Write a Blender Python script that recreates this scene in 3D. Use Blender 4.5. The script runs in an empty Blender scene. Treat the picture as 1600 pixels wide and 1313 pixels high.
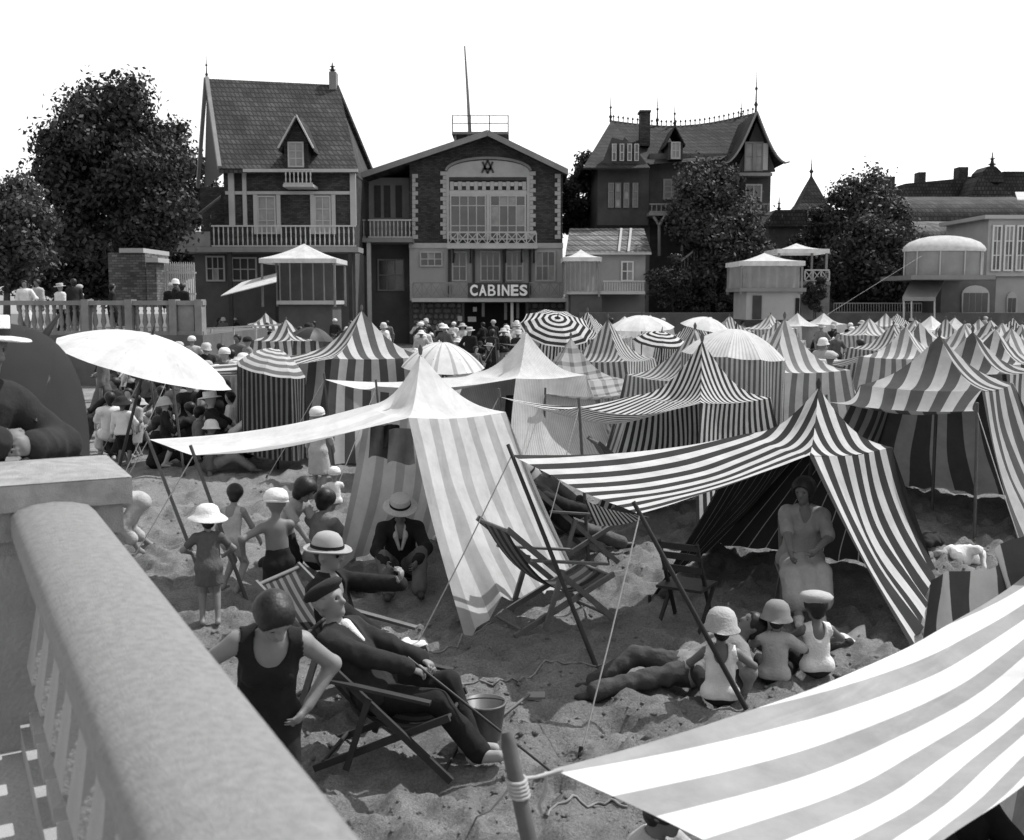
import bpy, math, random
import numpy as np
from mathutils import Vector, Matrix, Quaternion
R = math.radians
random.seed(7)
SC = bpy.context.scene
COL = SC.collection

# ------------------------------------------------------------------ camera
CAMH = 3.0
F = 1700.0                       # focal length in pixels of a 1600 px wide picture
PITCH = math.atan(188.0 / F)
cam_d = bpy.data.cameras.new('camera')
cam_d.sensor_width = 36.0
cam_d.lens = 36.0 * F / 1600.0
cam_d.clip_start = 0.05
cam_d.clip_end = 3000
cam_d.dof.use_dof = True
cam_d.dof.focus_distance = 11.0
cam_d.dof.aperture_fstop = 5.0
cam = bpy.data.objects.new('camera', cam_d)
COL.objects.link(cam)
cam.location = (0, 0, CAMH)
cam.rotation_euler = (math.pi / 2 - PITCH, 0, 0)
SC.camera = cam

# ------------------------------------------------------------------ light
SUN_EL = R(57)
SUN_AZ = R(31)                   # measured from +X towards +Y (behind the houses)
sv = Vector((math.cos(SUN_EL) * math.cos(SUN_AZ), math.cos(SUN_EL) * math.sin(SUN_AZ), math.sin(SUN_EL)))
world = bpy.data.worlds.new('World')
SC.world = world
world.use_nodes = True
nt = world.node_tree
nt.nodes.clear()
sky = nt.nodes.new('ShaderNodeTexSky')
sky.sky_type = 'NISHITA'
sky.sun_disc = False
sky.sun_elevation = SUN_EL
sky.sun_rotation = math.pi / 2 - SUN_AZ
sky.dust_density = 1.0
sky.air_density = 1.0
sepc = nt.nodes.new('ShaderNodeSeparateColor')      # blue-sensitive plate: the sky reads by its blue
bg = nt.nodes.new('ShaderNodeBackground')
bg.inputs[1].default_value = 0.15
wo = nt.nodes.new('ShaderNodeOutputWorld')
nt.links.new(sky.outputs[0], sepc.inputs[0])
nt.links.new(sepc.outputs[2], bg.inputs[0])
nt.links.new(bg.outputs[0], wo.inputs[0])
sun_d = bpy.data.lights.new('sun', 'SUN')
sun_d.energy = 3.1
sun_d.angle = R(0.53)
sun_d.color = (1.0, 1.0, 1.0)
sun = bpy.data.objects.new('sun', sun_d)
COL.objects.link(sun)
sun.rotation_euler = (-sv).to_track_quat('-Z', 'Y').to_euler()
SC.view_settings.view_transform = 'Standard'
SC.view_settings.look = 'None'
SC.view_settings.gamma = 1.0
SC.view_settings.exposure = 0.6
SC.view_settings.use_curve_mapping = False
SC.render.engine = 'CYCLES'
SC.cycles.max_bounces = 6
SC.cycles.transparent_max_bounces = 8

# ------------------------------------------------------------------ survey helpers
CP, SP = math.cos(PITCH), math.sin(PITCH)
def ray(px, py):
    a = (px - 800) / F; b = (656.5 - py) / F
    d = Vector((a, CP + b * SP, -SP + b * CP))
    return d / d.y
def at(px, py, Y):
    d = ray(px, py)
    return Vector((d.x * Y, Y, CAMH + d.z * Y))
def gbase(x, y):
    return 0.35 * (1 - math.exp(-max(0.0, y - 10.0) / 12.0))
def ground(px, py):
    d = ray(px, py); Y = 1.0
    for _ in range(40):
        z = gbase(0, Y)
        Y = (z - CAMH) / d.z
    return Vector((d.x * Y, Y, gbase(0, Y)))

# ------------------------------------------------------------------ numpy noise
_rs = np.random.RandomState(3)
_T = _rs.rand(64, 64, 64).astype(np.float32)
def vnoise(p):
    """value noise, p (N,3) -> 0..1"""
    p = np.asarray(p, dtype=np.float64)
    i = np.floor(p).astype(int); f = p - i; f = f * f * (3 - 2 * f)
    r = 0
    for dx in (0, 1):
        for dy in (0, 1):
            for dz in (0, 1):
                w = (f[:, 0] if dx else 1 - f[:, 0]) * (f[:, 1] if dy else 1 - f[:, 1]) * (f[:, 2] if dz else 1 - f[:, 2])
                r = r + w * _T[(i[:, 0] + dx) % 64, (i[:, 1] + dy) % 64, (i[:, 2] + dz) % 64]
    return r
def fbm(p, octs=3):
    p = np.asarray(p, dtype=np.float64); s = 0; a = 0.5; t = 0
    for _ in range(octs):
        s = s + a * vnoise(p); t += a; p = p * 2.03 + 7.1; a *= 0.5
    return s / t

# ------------------------------------------------------------------ materials
MATS = {}
def nodes_of(m):
    m.use_nodes = True
    t = m.node_tree; t.nodes.clear()
    o = t.nodes.new('ShaderNodeOutputMaterial')
    return t, o
def g3(v): return (v, v, v, 1)
def gray(name, v, rough=0.85, var=0.18, scale=6.0, bump=0.0, bscale=40.0, spec=0.25, translucent=0.0, metallic=0.0):
    if name in MATS: return MATS[name]
    m = bpy.data.materials.new(name); t, o = nodes_of(m)
    N = t.nodes.new; L = t.links.new
    tc = N('ShaderNodeTexCoord')
    n1 = N('ShaderNodeTexNoise'); n1.inputs['Scale'].default_value = scale; n1.inputs['Detail'].default_value = 6; n1.inputs['Roughness'].default_value = 0.65
    L(tc.outputs['Object'], n1.inputs['Vector'])
    mr = N('ShaderNodeMapRange'); mr.inputs[1].default_value = 0.25; mr.inputs[2].default_value = 0.75
    mr.inputs[3].default_value = v * (1 - var); mr.inputs[4].default_value = v * (1 + var)
    L(n1.outputs[0], mr.inputs[0])
    b = N('ShaderNodeBsdfPrincipled'); b.inputs['Roughness'].default_value = rough; b.inputs['Metallic'].default_value = metallic
    b.inputs['Specular IOR Level'].default_value = spec
    L(mr.outputs[0], b.inputs['Base Color'])
    if bump:
        n2 = N('ShaderNodeTexNoise'); n2.inputs['Scale'].default_value = bscale; n2.inputs['Detail'].default_value = 5
        L(tc.outputs['Object'], n2.inputs['Vector'])
        bp = N('ShaderNodeBump'); bp.inputs['Strength'].default_value = bump; bp.inputs['Distance'].default_value = 0.02
        L(n2.outputs[0], bp.inputs['Height']); L(bp.outputs[0], b.inputs['Normal'])
    sh = b.outputs[0]
    if translucent:
        tr = N('ShaderNodeBsdfTranslucent'); L(mr.outputs[0], tr.inputs[0])
        mx = N('ShaderNodeMixShader'); mx.inputs[0].default_value = translucent
        L(sh, mx.inputs[1]); L(tr.outputs[0], mx.inputs[2]); sh = mx.outputs[0]
    L(sh, o.inputs[0])
    MATS[name] = m
    return m
def stripe(name, light, dark, period=0.22, duty=0.5, translucent=0.22, thin=None, cross=False, mid=None):
    """woven canvas; stripes run along V, period in metres of U"""
    if name in MATS: return MATS[name]
    m = bpy.data.materials.new(name); t, o = nodes_of(m)
    N = t.nodes.new; L = t.links.new
    uv = N('ShaderNodeUVMap'); sp = N('ShaderNodeSeparateXYZ'); L(uv.outputs[0], sp.inputs[0])
    tc = N('ShaderNodeTexCoord')
    def band(sock, per, dty, off=0.0):
        a = N('ShaderNodeMath'); a.operation = 'MULTIPLY_ADD'; a.inputs[1].default_value = 1.0 / per; a.inputs[2].default_value = 100 + off
        L(sock, a.inputs[0])
        f = N('ShaderNodeMath'); f.operation = 'FRACT'; L(a.outputs[0], f.inputs[0])
        c = N('ShaderNodeMath'); c.operation = 'LESS_THAN'; c.inputs[1].default_value = dty; L(f.outputs[0], c.inputs[0])
        return c.outputs[0]
    s = band(sp.outputs[0], period, duty)
    if cross:
        s2 = band(sp.outputs[1], period, duty)
        ad = N('ShaderNodeMath'); ad.operation = 'ADD'; L(s, ad.inputs[0]); L(s2, ad.inputs[1])
        dv = N('ShaderNodeMath'); dv.operation = 'MULTIPLY'; dv.inputs[1].default_value = 0.5; L(ad.outputs[0], dv.inputs[0]); s = dv.outputs[0]
    if thin:
        s3 = band(sp.outputs[0], period, thin, 0.45)
        sb = N('ShaderNodeMath'); sb.operation = 'MAXIMUM'; L(s, sb.inputs[0]); L(s3, sb.inputs[1]); s = sb.outputs[0]
    mx = N('ShaderNodeMix'); mx.data_type = 'RGBA'
    mx.inputs[6].default_value = g3(light); mx.inputs[7].default_value = g3(dark); L(s, mx.inputs[0])
    n1 = N('ShaderNodeTexNoise'); n1.inputs['Scale'].default_value = 3.0; n1.inputs['Detail'].default_value = 8; n1.inputs['Roughness'].default_value = 0.7
    L(tc.outputs['Object'], n1.inputs['Vector'])
    mr = N('ShaderNodeMapRange'); mr.inputs[1].default_value = 0.3; mr.inputs[2].default_value = 0.7; mr.inputs[3].default_value = 0.78; mr.inputs[4].default_value = 1.1
    L(n1.outputs[0], mr.inputs[0])
    mu = N('ShaderNodeMix'); mu.data_type = 'RGBA'; mu.blend_type = 'MULTIPLY'; mu.inputs[0].default_value = 1.0
    L(mx.outputs[2], mu.inputs[6]); L(mr.outputs[0], mu.inputs[7])
    # weave
    n2 = N('ShaderNodeTexNoise'); n2.inputs['Scale'].default_value = 160.0; n2.inputs['Detail'].default_value = 2
    L(tc.outputs['Object'], n2.inputs['Vector'])
    vm = N('ShaderNodeVectorMath'); vm.operation = 'MULTIPLY'; vm.inputs[1].default_value = (5.0, 1.1, 1.0); L(uv.outputs[0], vm.inputs[0])
    va = N('ShaderNodeVectorMath'); va.operation = 'ADD'; L(vm.outputs[0], va.inputs[0]); L(tc.outputs['Object'], va.inputs[1])
    n3 = N('ShaderNodeTexNoise'); n3.inputs['Scale'].default_value = 1.6; n3.inputs['Detail'].default_value = 4; n3.inputs['Distortion'].default_value = 0.9
    L(va.outputs[0], n3.inputs['Vector'])
    b1 = N('ShaderNodeBump'); b1.inputs['Strength'].default_value = 0.25; b1.inputs['Distance'].default_value = 0.004; L(n2.outputs[0], b1.inputs['Height'])
    b2 = N('ShaderNodeBump'); b2.inputs['Strength'].default_value = 0.75; b2.inputs['Distance'].default_value = 0.085; L(n3.outputs[0], b2.inputs['Height']); L(b1.outputs[0], b2.inputs['Normal'])
    d = N('ShaderNodeBsdfDiffuse'); L(mu.outputs[2], d.inputs[0]); L(b2.outputs[0], d.inputs[1])
    tr = N('ShaderNodeBsdfTranslucent'); L(mu.outputs[2], tr.inputs[0])
    ms = N('ShaderNodeMixShader'); ms.inputs[0].default_value = translucent
    L(d.outputs[0], ms.inputs[1]); L(tr.outputs[0], ms.inputs[2]); L(ms.outputs[0], o.inputs[0])
    MATS[name] = m
    return m
def tiles(name, v, sx=0.3, sz=0.22, var=0.45, axis='XZ', mortar=0.6):
    """courses of tile or brick too small to model, with relief"""
    if name in MATS: return MATS[name]
    m = bpy.data.materials.new(name); t, o = nodes_of(m)
    N = t.nodes.new; L = t.links.new
    tc = N('ShaderNodeTexCoord'); sp = N('ShaderNodeSeparateXYZ'); L(tc.outputs['Object'], sp.inputs[0])
    cb = N('ShaderNodeCombineXYZ')
    ad = N('ShaderNodeMath'); ad.operation = 'ADD'; L(sp.outputs[0], ad.inputs[0]); L(sp.outputs[1], ad.inputs[1])
    L(ad.outputs[0] if axis == 'XZ' else sp.outputs[0], cb.inputs[0]); L(sp.outputs[2], cb.inputs[1])
    br = N('ShaderNodeTexBrick'); br.inputs['Scale'].default_value = 1.0
    br.inputs['Brick Width'].default_value = sx; br.inputs['Row Height'].default_value = sz
    br.inputs['Mortar Size'].default_value = 0.03 * sz * 4; br.inputs['Bias'].default_value = 0.0
    br.inputs['Color1'].default_value = g3(v * (1 - var)); br.inputs['Color2'].default_value = g3(v * (1 + var)); br.inputs['Mortar'].default_value = g3(v * mortar)
    L(cb.outputs[0], br.inputs['Vector'])
    n1 = N('ShaderNodeTexNoise'); n1.inputs['Scale'].default_value = 0.8; n1.inputs['Detail'].default_value = 8
    L(tc.outputs['Object'], n1.inputs['Vector'])
    mr = N('ShaderNodeMapRange'); mr.inputs[1].default_value = 0.3; mr.inputs[2].default_value = 0.7; mr.inputs[3].default_value = 0.65; mr.inputs[4].default_value = 1.4
    L(n1.outputs[0], mr.inputs[0])
    mu = N('ShaderNodeMix'); mu.data_type = 'RGBA'; mu.blend_type = 'MULTIPLY'; mu.inputs[0].default_value = 1.0
    L(br.outputs[0], mu.inputs[6]); L(mr.outputs[0], mu.inputs[7])
    b = N('ShaderNodeBsdfPrincipled'); b.inputs['Roughness'].default_value = 0.8; b.inputs['Specular IOR Level'].default_value = 0.2
    L(mu.outputs[2], b.inputs['Base Color'])
    bp = N('ShaderNodeBump'); bp.inputs['Strength'].default_value = 0.7; bp.inputs['Distance'].default_value = 0.03; bp.invert = True
    L(br.outputs[1], bp.inputs['Height']); L(bp.outputs[0], b.inputs['Normal'])
    L(b.outputs[0], o.inputs[0]); MATS[name] = m
    return m
def glass(name, v=0.03):
    if name in MATS: return MATS[name]
    m = bpy.data.materials.new(name); t, o = nodes_of(m)
    N = t.nodes.new; L = t.links.new
    tc = N('ShaderNodeTexCoord'); n1 = N('ShaderNodeTexNoise'); n1.inputs['Scale'].default_value = 0.9
    L(tc.outputs['Object'], n1.inputs['Vector'])
    mr = N('ShaderNodeMapRange'); mr.inputs[3].default_value = v * 0.3; mr.inputs[4].default_value = v * 2.2; L(n1.outputs[0], mr.inputs[0])
    b = N('ShaderNodeBsdfPrincipled'); b.inputs['Roughness'].default_value = 0.12; b.inputs['Specular IOR Level'].default_value = 0.6
    L(mr.outputs[0], b.inputs['Base Color']); L(b.outputs[0], o.inputs[0]); MATS[name] = m
    return m
def sandmat():
    m = bpy.data.materials.new('sand'); t, o = nodes_of(m)
    N = t.nodes.new; L = t.links.new
    tc = N('ShaderNodeTexCoord')
    def noise(sc, det, rough=0.6):
        n = N('ShaderNodeTexNoise'); n.inputs['Scale'].default_value = sc; n.inputs['Detail'].default_value = det; n.inputs['Roughness'].default_value = rough
        L(tc.outputs['Object'], n.inputs['Vector']); return n.outputs[0]
    a = noise(1.6, 8, 0.7); b_ = noise(55, 7, 0.85)
    m1 = N('ShaderNodeMapRange'); m1.inputs[1].default_value = 0.3; m1.inputs[2].default_value = 0.7; m1.inputs[3].default_value = 0.19; m1.inputs[4].default_value = 0.34; L(a, m1.inputs[0])
    m2 = N('ShaderNodeMapRange'); m2.inputs[1].default_value = 0.3; m2.inputs[2].default_value = 0.7; m2.inputs[3].default_value = 0.42; m2.inputs[4].default_value = 1.5; L(b_, m2.inputs[0])
    mu = N('ShaderNodeMath'); mu.operation = 'MULTIPLY'; L(m1.outputs[0], mu.inputs[0]); L(m2.outputs[0], mu.inputs[1])
    b = N('ShaderNodeBsdfPrincipled'); b.inputs['Roughness'].default_value = 0.95; b.inputs['Specular IOR Level'].default_value = 0.1
    L(mu.outputs[0], b.inputs['Base Color'])
    h1 = noise(11, 7, 0.75); h2 = noise(75, 5, 0.8)
    b1 = N('ShaderNodeBump'); b1.inputs['Strength'].default_value = 0.9; b1.inputs['Distance'].default_value = 0.05; L(h1, b1.inputs['Height'])
    b2 = N('ShaderNodeBump'); b2.inputs['Strength'].default_value = 1.0; b2.inputs['Distance'].default_value = 0.022; L(h2, b2.inputs['Height']); L(b1.outputs[0], b2.inputs['Normal'])
    L(b2.outputs[0], b.inputs['Normal']); L(b.outputs[0], o.inputs[0]); MATS['sand'] = m
    return m
def leafmat(name, v):
    if name in MATS: return MATS[name]
    m = bpy.data.materials.new(name); t, o = nodes_of(m)
    N = t.nodes.new; L = t.links.new
    g = N('ShaderNodeNewGeometry')
    mr = N('ShaderNodeMapRange'); mr.inputs[3].default_value = v * 0.5; mr.inputs[4].default_value = v * 1.7
    L(g.outputs['Random Per Island'], mr.inputs[0])
    b = N('ShaderNodeBsdfPrincipled'); b.inputs['Roughness'].default_value = 0.6; b.inputs['Specular IOR Level'].default_value = 0.3
    L(mr.outputs[0], b.inputs['Base Color'])
    tr = N('ShaderNodeBsdfTranslucent'); L(mr.outputs[0], tr.inputs[0])
    ms = N('ShaderNodeMixShader'); ms.inputs[0].default_value = 0.2; L(b.outputs[0], ms.inputs[1]); L(tr.outputs[0], ms.inputs[2])
    L(ms.outputs[0], o.inputs[0]); MATS[name] = m
    return m

# ------------------------------------------------------------------ objects
WOFF = {}
def tag(o, label=None, cat=None, group=None, kind=None):
    if label: o['label'] = label
    if cat: o['category'] = cat
    if group: o['group'] = group
    if kind: o['kind'] = kind
    return o
def thing(name, label, cat, loc=(0, 0, 0), group=None, rotz=0.0):
    o = bpy.data.objects.new(name, None); COL.objects.link(o)
    o.empty_display_size = 0.2
    o.location = loc; o.rotation_euler = (0, 0, rotz)
    WOFF[o.name] = Vector(loc)
    return tag(o, label, cat, group)
def link(name, me, mat=None, parent=None, woff=None):
    o = bpy.data.objects.new(name, me); COL.objects.link(o)
    if mat is not None and not me.materials: me.materials.append(mat)
    if parent is not None:
        o.parent = parent; WOFF[o.name] = WOFF.get(parent.name, Vector())
    else: WOFF[o.name] = Vector() if woff is None else woff
    return o
class M:
    """collects faces for one mesh (world coordinates unless local=True at build)"""
    def __init__(s): s.v = []; s.f = []; s.uv = []; s.smooth = []
    def add(s, vs, fs, uvs=None, smooth=False):
        k = len(s.v); s.v += [tuple(v) for v in vs]
        for i, f in enumerate(fs):
            s.f.append([j + k for j in f])
            s.uv.append([uvs[j] for j in f] if uvs is not None else [(0, 0)] * len(f))
            s.smooth.append(smooth)
        return s
    def box(s, x0, y0, z0, x1, y1, z1):
        if x0 > x1: x0, x1 = x1, x0
        if y0 > y1: y0, y1 = y1, y0
        if z0 > z1: z0, z1 = z1, z0
        return s.add([(x0, y0, z0), (x1, y0, z0), (x1, y1, z0), (x0, y1, z0), (x0, y0, z1), (x1, y0, z1), (x1, y1, z1), (x0, y1, z1)],
              [(0, 3, 2, 1), (4, 5, 6, 7), (0, 1, 5, 4), (1, 2, 6, 5), (2, 3, 7, 6), (3, 0, 4, 7)])
    def bar(s, a, b, w, h=None, up=(0, 0, 1)):
        """square bar from a to b"""
        a = Vector(a); b = Vector(b); h = w if h is None else h
        d = (b - a).normalized(); u = Vector(up)
        if abs(d.dot(u)) > 0.98: u = Vector((0, 1, 0))
        sd = d.cross(u).normalized(); u = sd.cross(d)
        vs = []
        for p in (a, b):
            for (i, j) in ((-1, -1), (1, -1), (1, 1), (-1, 1)): vs.append(p + sd * (w / 2 * i) + u * (h / 2 * j))
        return s.add(vs, [(0, 1, 2, 3), (7, 6, 5, 4), (0, 4, 5, 1), (1, 5, 6, 2), (2, 6, 7, 3), (3, 7, 4, 0)])
    def tube(s, pts, rad, n=8, caps=True):
        pts = [Vector(p) for p in pts]
        if not isinstance(rad, (list, tuple)): rad = [rad] * len(pts)
        vs = []; prev = None
        for i, p in enumerate(pts):
            d = (pts[min(i + 1, len(pts) - 1)] - pts[max(i - 1, 0)]).normalized()
            if prev is None:
                u = Vector((0, 0, 1)) if abs(d.z) < 0.9 else Vector((1, 0, 0))
                sd = d.cross(u).normalized()
            else: sd = (prev - d * prev.dot(d)).normalized()
            prev = sd; u = sd.cross(d)
            for k in range(n):
                a = 2 * math.pi * k / n
                vs.append(p + (sd * math.cos(a) + u * math.sin(a)) * rad[i])
        fs = []
        for i in range(len(pts) - 1):
            for k in range(n):
                a = i * n + k; b = i * n + (k + 1) % n
                fs.append((a, a + n, b + n, b))
        k0 = len(s.f)
        s.add(vs, fs, smooth=True)
        if caps: s.add(vs[:n], [tuple(range(n))]); s.add(vs[-n:], [tuple(reversed(range(n)))])
        return s
    def lathe(s, prof, c=(0, 0, 0), n=16, mat=None, sq=1.0, smooth=True):
        """prof: list of (r,z); optional 3x3/4x4 matrix"""
        vs = []; c = Vector(c)
        for (r, z) in prof:
            for k in range(n):
                a = 2 * math.pi * k / n
                p = Vector((r * math.cos(a), r * sq * math.sin(a), z))
                if mat is not None: p = mat @ p
                vs.append(c + p)
        fs = []
        for i in range(len(prof) - 1):
            for k in range(n):
                a = i * n + k; b = i * n + (k + 1) % n
                fs.append((a, b, b + n, a + n))
        s.add(vs, fs, smooth=smooth)
        return s
    def grid(s, fn, nu, nv, uvf=None, smooth=True):
        vs = []; uvs = []
        for j in range(nv + 1):
            for i in range(nu + 1):
                u = i / nu; v = j / nv
                vs.append(fn(u, v)); uvs.append(uvf(u, v) if uvf else (u, v))
        fs = []
        for j in range(nv):
            for i in range(nu):
                a = j * (nu + 1) + i
                fs.append((a, a + 1, a + nu + 2, a + nu + 1))
        s.add(vs, fs, uvs, smooth)
        return s
    def mesh(s, name, mat=None, off=None):
        me = bpy.data.meshes.new(name)
        vs = s.v
        if off is not None and off.length > 0: vs = [(v[0] - off.x, v[1] - off.y, v[2] - off.z) for v in vs]
        me.from_pydata(vs, [], s.f)
        ul = me.uv_layers.new(name='UVMap')
        flat = np.array([c for f in s.uv for uv in f for c in uv], dtype=np.float32)
        ul.data.foreach_set('uv', flat)
        me.polygons.foreach_set('use_smooth', np.array(s.smooth, dtype=bool))
        if mat is not None: me.materials.append(mat)
        me.update()
        return me
    def build(s, name, mat, parent=None, local=False):
        off = None
        if parent is not None and not local: off = WOFF.get(parent.name, Vector())
        return link(name, s.mesh(name, mat, off), None, parent)
def copy_tree(root, loc, rotz):
    r = root.copy(); COL.objects.link(r); r.location = loc; r.rotation_euler = (0, 0, rotz)
    for ch in root.children:
        c = ch.copy(); COL.objects.link(c); c.parent = r
        for g in ch.children:
            d = g.copy(); COL.objects.link(d); d.parent = c
    return r
# ================================================================== SETTING
WHITE = gray('white_paint', 0.62, 0.6, 0.12, 1.5)
PALE = gray('pale_render', 0.34, 0.85, 0.16, 0.7, 0.3, 20)
PALE2 = gray('cream_timber', 0.40, 0.7, 0.14, 1.2)
GREYW = gray('grey_timber', 0.20, 0.8, 0.2, 1.5)
DARKW = gray('dark_timber', 0.045, 0.7, 0.25, 3.0)
BRICK = tiles('dark_brick', 0.050, 0.24, 0.09, 0.35)
ROOF = tiles('roof_tile', 0.052, 0.26, 0.30, 0.30, mortar=0.4)
ROOF2 = tiles('slate_tile', 0.036, 0.22, 0.25, 0.35, mortar=0.5)
STONE = gray('rubble_stone', 0.17, 0.9, 0.35, 2.0, 0.6, 12)
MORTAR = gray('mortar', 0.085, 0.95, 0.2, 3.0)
CONC = gray('concrete', 0.30, 0.9, 0.22, 2.5, 0.35, 60)
GLASS = glass('window_glass', 0.05)
CURT = gray('lace_curtain', 0.28, 0.9, 0.3, 2.0)
INSHADE = gray('interior_shade', 0.012, 0.9, 0.2)  # near-black colour standing for the shade inside openings
CANV = stripe('plain_canvas', 0.74, 0.70, 0.4, 0.5, 0.25)
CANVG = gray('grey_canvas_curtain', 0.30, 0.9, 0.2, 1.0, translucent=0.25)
IRON = gray('iron', 0.03, 0.6, 0.2)

def make_ground():
    xs = list(np.arange(-5, 6.5, 0.045)); ys = list(np.arange(4.0, 14, 0.045))
    st = 0.07; x = xs[-1]
    while x < 700: st *= 1.12; x += st; xs.append(x)
    st = 0.07; x = xs[0]
    while x > -700: st *= 1.12; x -= st; xs.insert(0, x)
    st = 0.06; y = ys[-1]
    while y < 1500: st *= 1.035; y += st; ys.append(y)
    st = 0.06; y = ys[0]
    while y > -60: st *= 1.15; y -= st; ys.insert(0, y)
    X, Y = np.meshgrid(np.array(xs), np.array(ys)); nx, ny = len(xs), len(ys)
    X = X.ravel(); Y = Y.ravel()
    Z = 0.35 * (1 - np.exp(-np.maximum(0, Y - 10) / 12.0))
    near = np.clip(1.3 - np.hypot(X, Y) / 45.0, 0, 1)
    P = np.stack([X, Y, np.zeros_like(X)], 1)
    big = fbm(P * 0.9, 3) - 0.5
    ft = fbm(P * 3.3 + 11, 3)
    pits = (ft - 0.5) * 0.19                           # trodden hollows
    ridg = 0.0
    fine = (fbm(P * 9.0 + 5, 2) - 0.5) * 0.035
    Z = Z + near * (big * 0.11 + pits * 1.0 + ridg * 0.9 + fine * 2.3 + 0.02 * np.sin(7 * (fbm(P * 2.1 + 31, 2) * 6.28)) * 0.5)
    Zg = Z.reshape(ny, nx); gx = np.array(xs); gy = np.array(ys); rs = np.random.RandomState(5)
    for _ in range(2600):                             # footprints and scuffs
        cx, cy = rs.uniform(-6, 8), rs.uniform(4.2, 19); a = rs.uniform(0, math.pi); L_, W_ = rs.uniform(.10, .19), rs.uniform(.06, .10); dp = rs.uniform(.02, .055)
        i0, i1 = np.searchsorted(gx, [cx - .45, cx + .45]); j0, j1 = np.searchsorted(gy, [cy - .45, cy + .45])
        if i1 - i0 < 2 or j1 - j0 < 2: continue
        QX, QY = np.meshgrid(gx[i0:i1] - cx, gy[j0:j1] - cy)
        u = (QX * math.cos(a) + QY * math.sin(a)) / L_; v = (-QX * math.sin(a) + QY * math.cos(a)) / W_; r2 = u * u + v * v
        Zg[j0:j1, i0:i1] += dp * (-np.exp(-r2 * 1.3) + 0.6 * np.exp(-(np.sqrt(r2) - 1.6) ** 2 * 2.6))
    Z = Zg.ravel()
    me = bpy.data.meshes.new('beach_sand')
    idx = np.arange(nx * ny).reshape(ny, nx)
    q = np.stack([idx[:-1, :-1], idx[:-1, 1:], idx[1:, 1:], idx[1:, :-1]], -1).reshape(-1, 4)
    me.vertices.add(nx * ny); me.vertices.foreach_set('co', np.stack([X, Y, Z], 1).ravel())
    me.loops.add(q.size); me.loops.foreach_set('vertex_index', q.ravel())
    me.polygons.add(len(q)); me.polygons.foreach_set('loop_start', np.arange(len(q)) * 4)
    me.polygons.foreach_set('use_smooth', np.ones(len(q), dtype=bool))
    me.update(); me.validate()
    o = link('beach_sand', me, sandmat())
    tag(o, kind='structure')
    return nx, ny, np.array(xs), np.array(ys), Z.reshape(ny, nx)
_nx, _ny, GX, GY, GZ = make_ground()
def gz(x, y):
    i = min(max(np.searchsorted(GX, x) - 1, 0), _nx - 2); j = min(max(np.searchsorted(GY, y) - 1, 0), _ny - 2)
    a = (x - GX[i]) / (GX[i + 1] - GX[i]); b = (y - GY[j]) / (GY[j + 1] - GY[j])
    return float((GZ[j, i] * (1 - a) + GZ[j, i + 1] * a) * (1 - b) + (GZ[j + 1, i] * (1 - a) + GZ[j + 1, i + 1] * a) * b)
def sand_clods():
    rs = np.random.RandomState(9); n = 9000
    y = 4.5 + rs.rand(n) ** 1.5 * 13; x = rs.uniform(-.5, .55, n) * y
    dens = fbm(np.stack([x, y, x * 0], 1) * 1.3 + 3, 2); keep = dens > rs.uniform(.3, .62, n); x = x[keep]; y = y[keep]; n = len(x)
    oc = np.array([[1, 0, 0], [-1, 0, 0], [0, 1, 0], [0, -1, 0], [0, 0, .8], [0, 0, -.8]]); of = np.array([[0, 2, 4], [2, 1, 4], [1, 3, 4], [3, 0, 4], [2, 0, 5], [1, 2, 5], [3, 1, 5], [0, 3, 5]])
    r = rs.gamma(2.0, .0045, n) + .004; z = np.array([gz(a, b) for a, b in zip(x, y)])
    c = np.stack([x, y, z + r * .15], 1); V = c[:, None, :] + oc[None] * r[:, None, None] * rs.uniform(.6, 1.5, (n, 6, 1)); Fc = (of[None] + (np.arange(n) * 6)[:, None, None]).reshape(-1, 3)
    me = bpy.data.meshes.new('sand_clods'); me.vertices.add(6 * n); me.vertices.foreach_set('co', V.ravel()); me.loops.add(Fc.size); me.loops.foreach_set('vertex_index', Fc.ravel()); me.polygons.add(len(Fc)); me.polygons.foreach_set('loop_start', np.arange(len(Fc)) * 3); me.polygons.foreach_set('use_smooth', np.ones(len(Fc), dtype=bool))
    me.update(); me.validate(); tag(link('sand_clods', me, MATS['sand']), 'loose clods and crumbs of sand scattered over the beach', 'sand', kind='stuff')
sand_clods()
def gp(x, y, dz=0.0): return Vector((x, y, gz(x, y) + dz))
def gpx(px, py, dz=0.0):
    g = ground(px, py); return gp(g.x, g.y, dz)

# ------------------------------------------------------------------ promenade and its balustrade
RD = Vector((-0.472, 0.882, 0)).normalized()       # run of the rail, away from the camera
RN = Vector((-RD.y, RD.x, 0))                      # towards the promenade (left)
P0 = Vector((-0.37, 1.45, 0))                      # a point under the rail
FLOOR = 1.38; RAILTOP = 2.28
def rp(t, n, z): p = P0 + RD * t + RN * n; return Vector((p.x, p.y, z))
def prism(m, t0, t1, n0, n1, z0, z1):
    vs = [rp(t0, n0, z0), rp(t1, n0, z0), rp(t1, n1, z0), rp(t0, n1, z0), rp(t0, n0, z1), rp(t1, n0, z1), rp(t1, n1, z1), rp(t0, n1, z1)]
    return m.add(vs, [(0, 1, 2, 3), (7, 6, 5, 4), (0, 4, 5, 1), (1, 5, 6, 2), (2, 6, 7, 3), (3, 7, 4, 0)])
PROM = gray('promenade_screed', 0.36, 0.9, 0.15, 2.0, 0.3, 50)
m = M(); prism(m, -4, 33, -0.20, 9.0, -0.3, FLOOR)
tag(m.build('promenade', PROM), kind='structure')
bal = thing('stone_balustrade', 'cement balustrade with broad rounded rail and square tapering balusters beside the promenade', 'balustrade', rp(1.2, 0, FLOOR))
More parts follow.
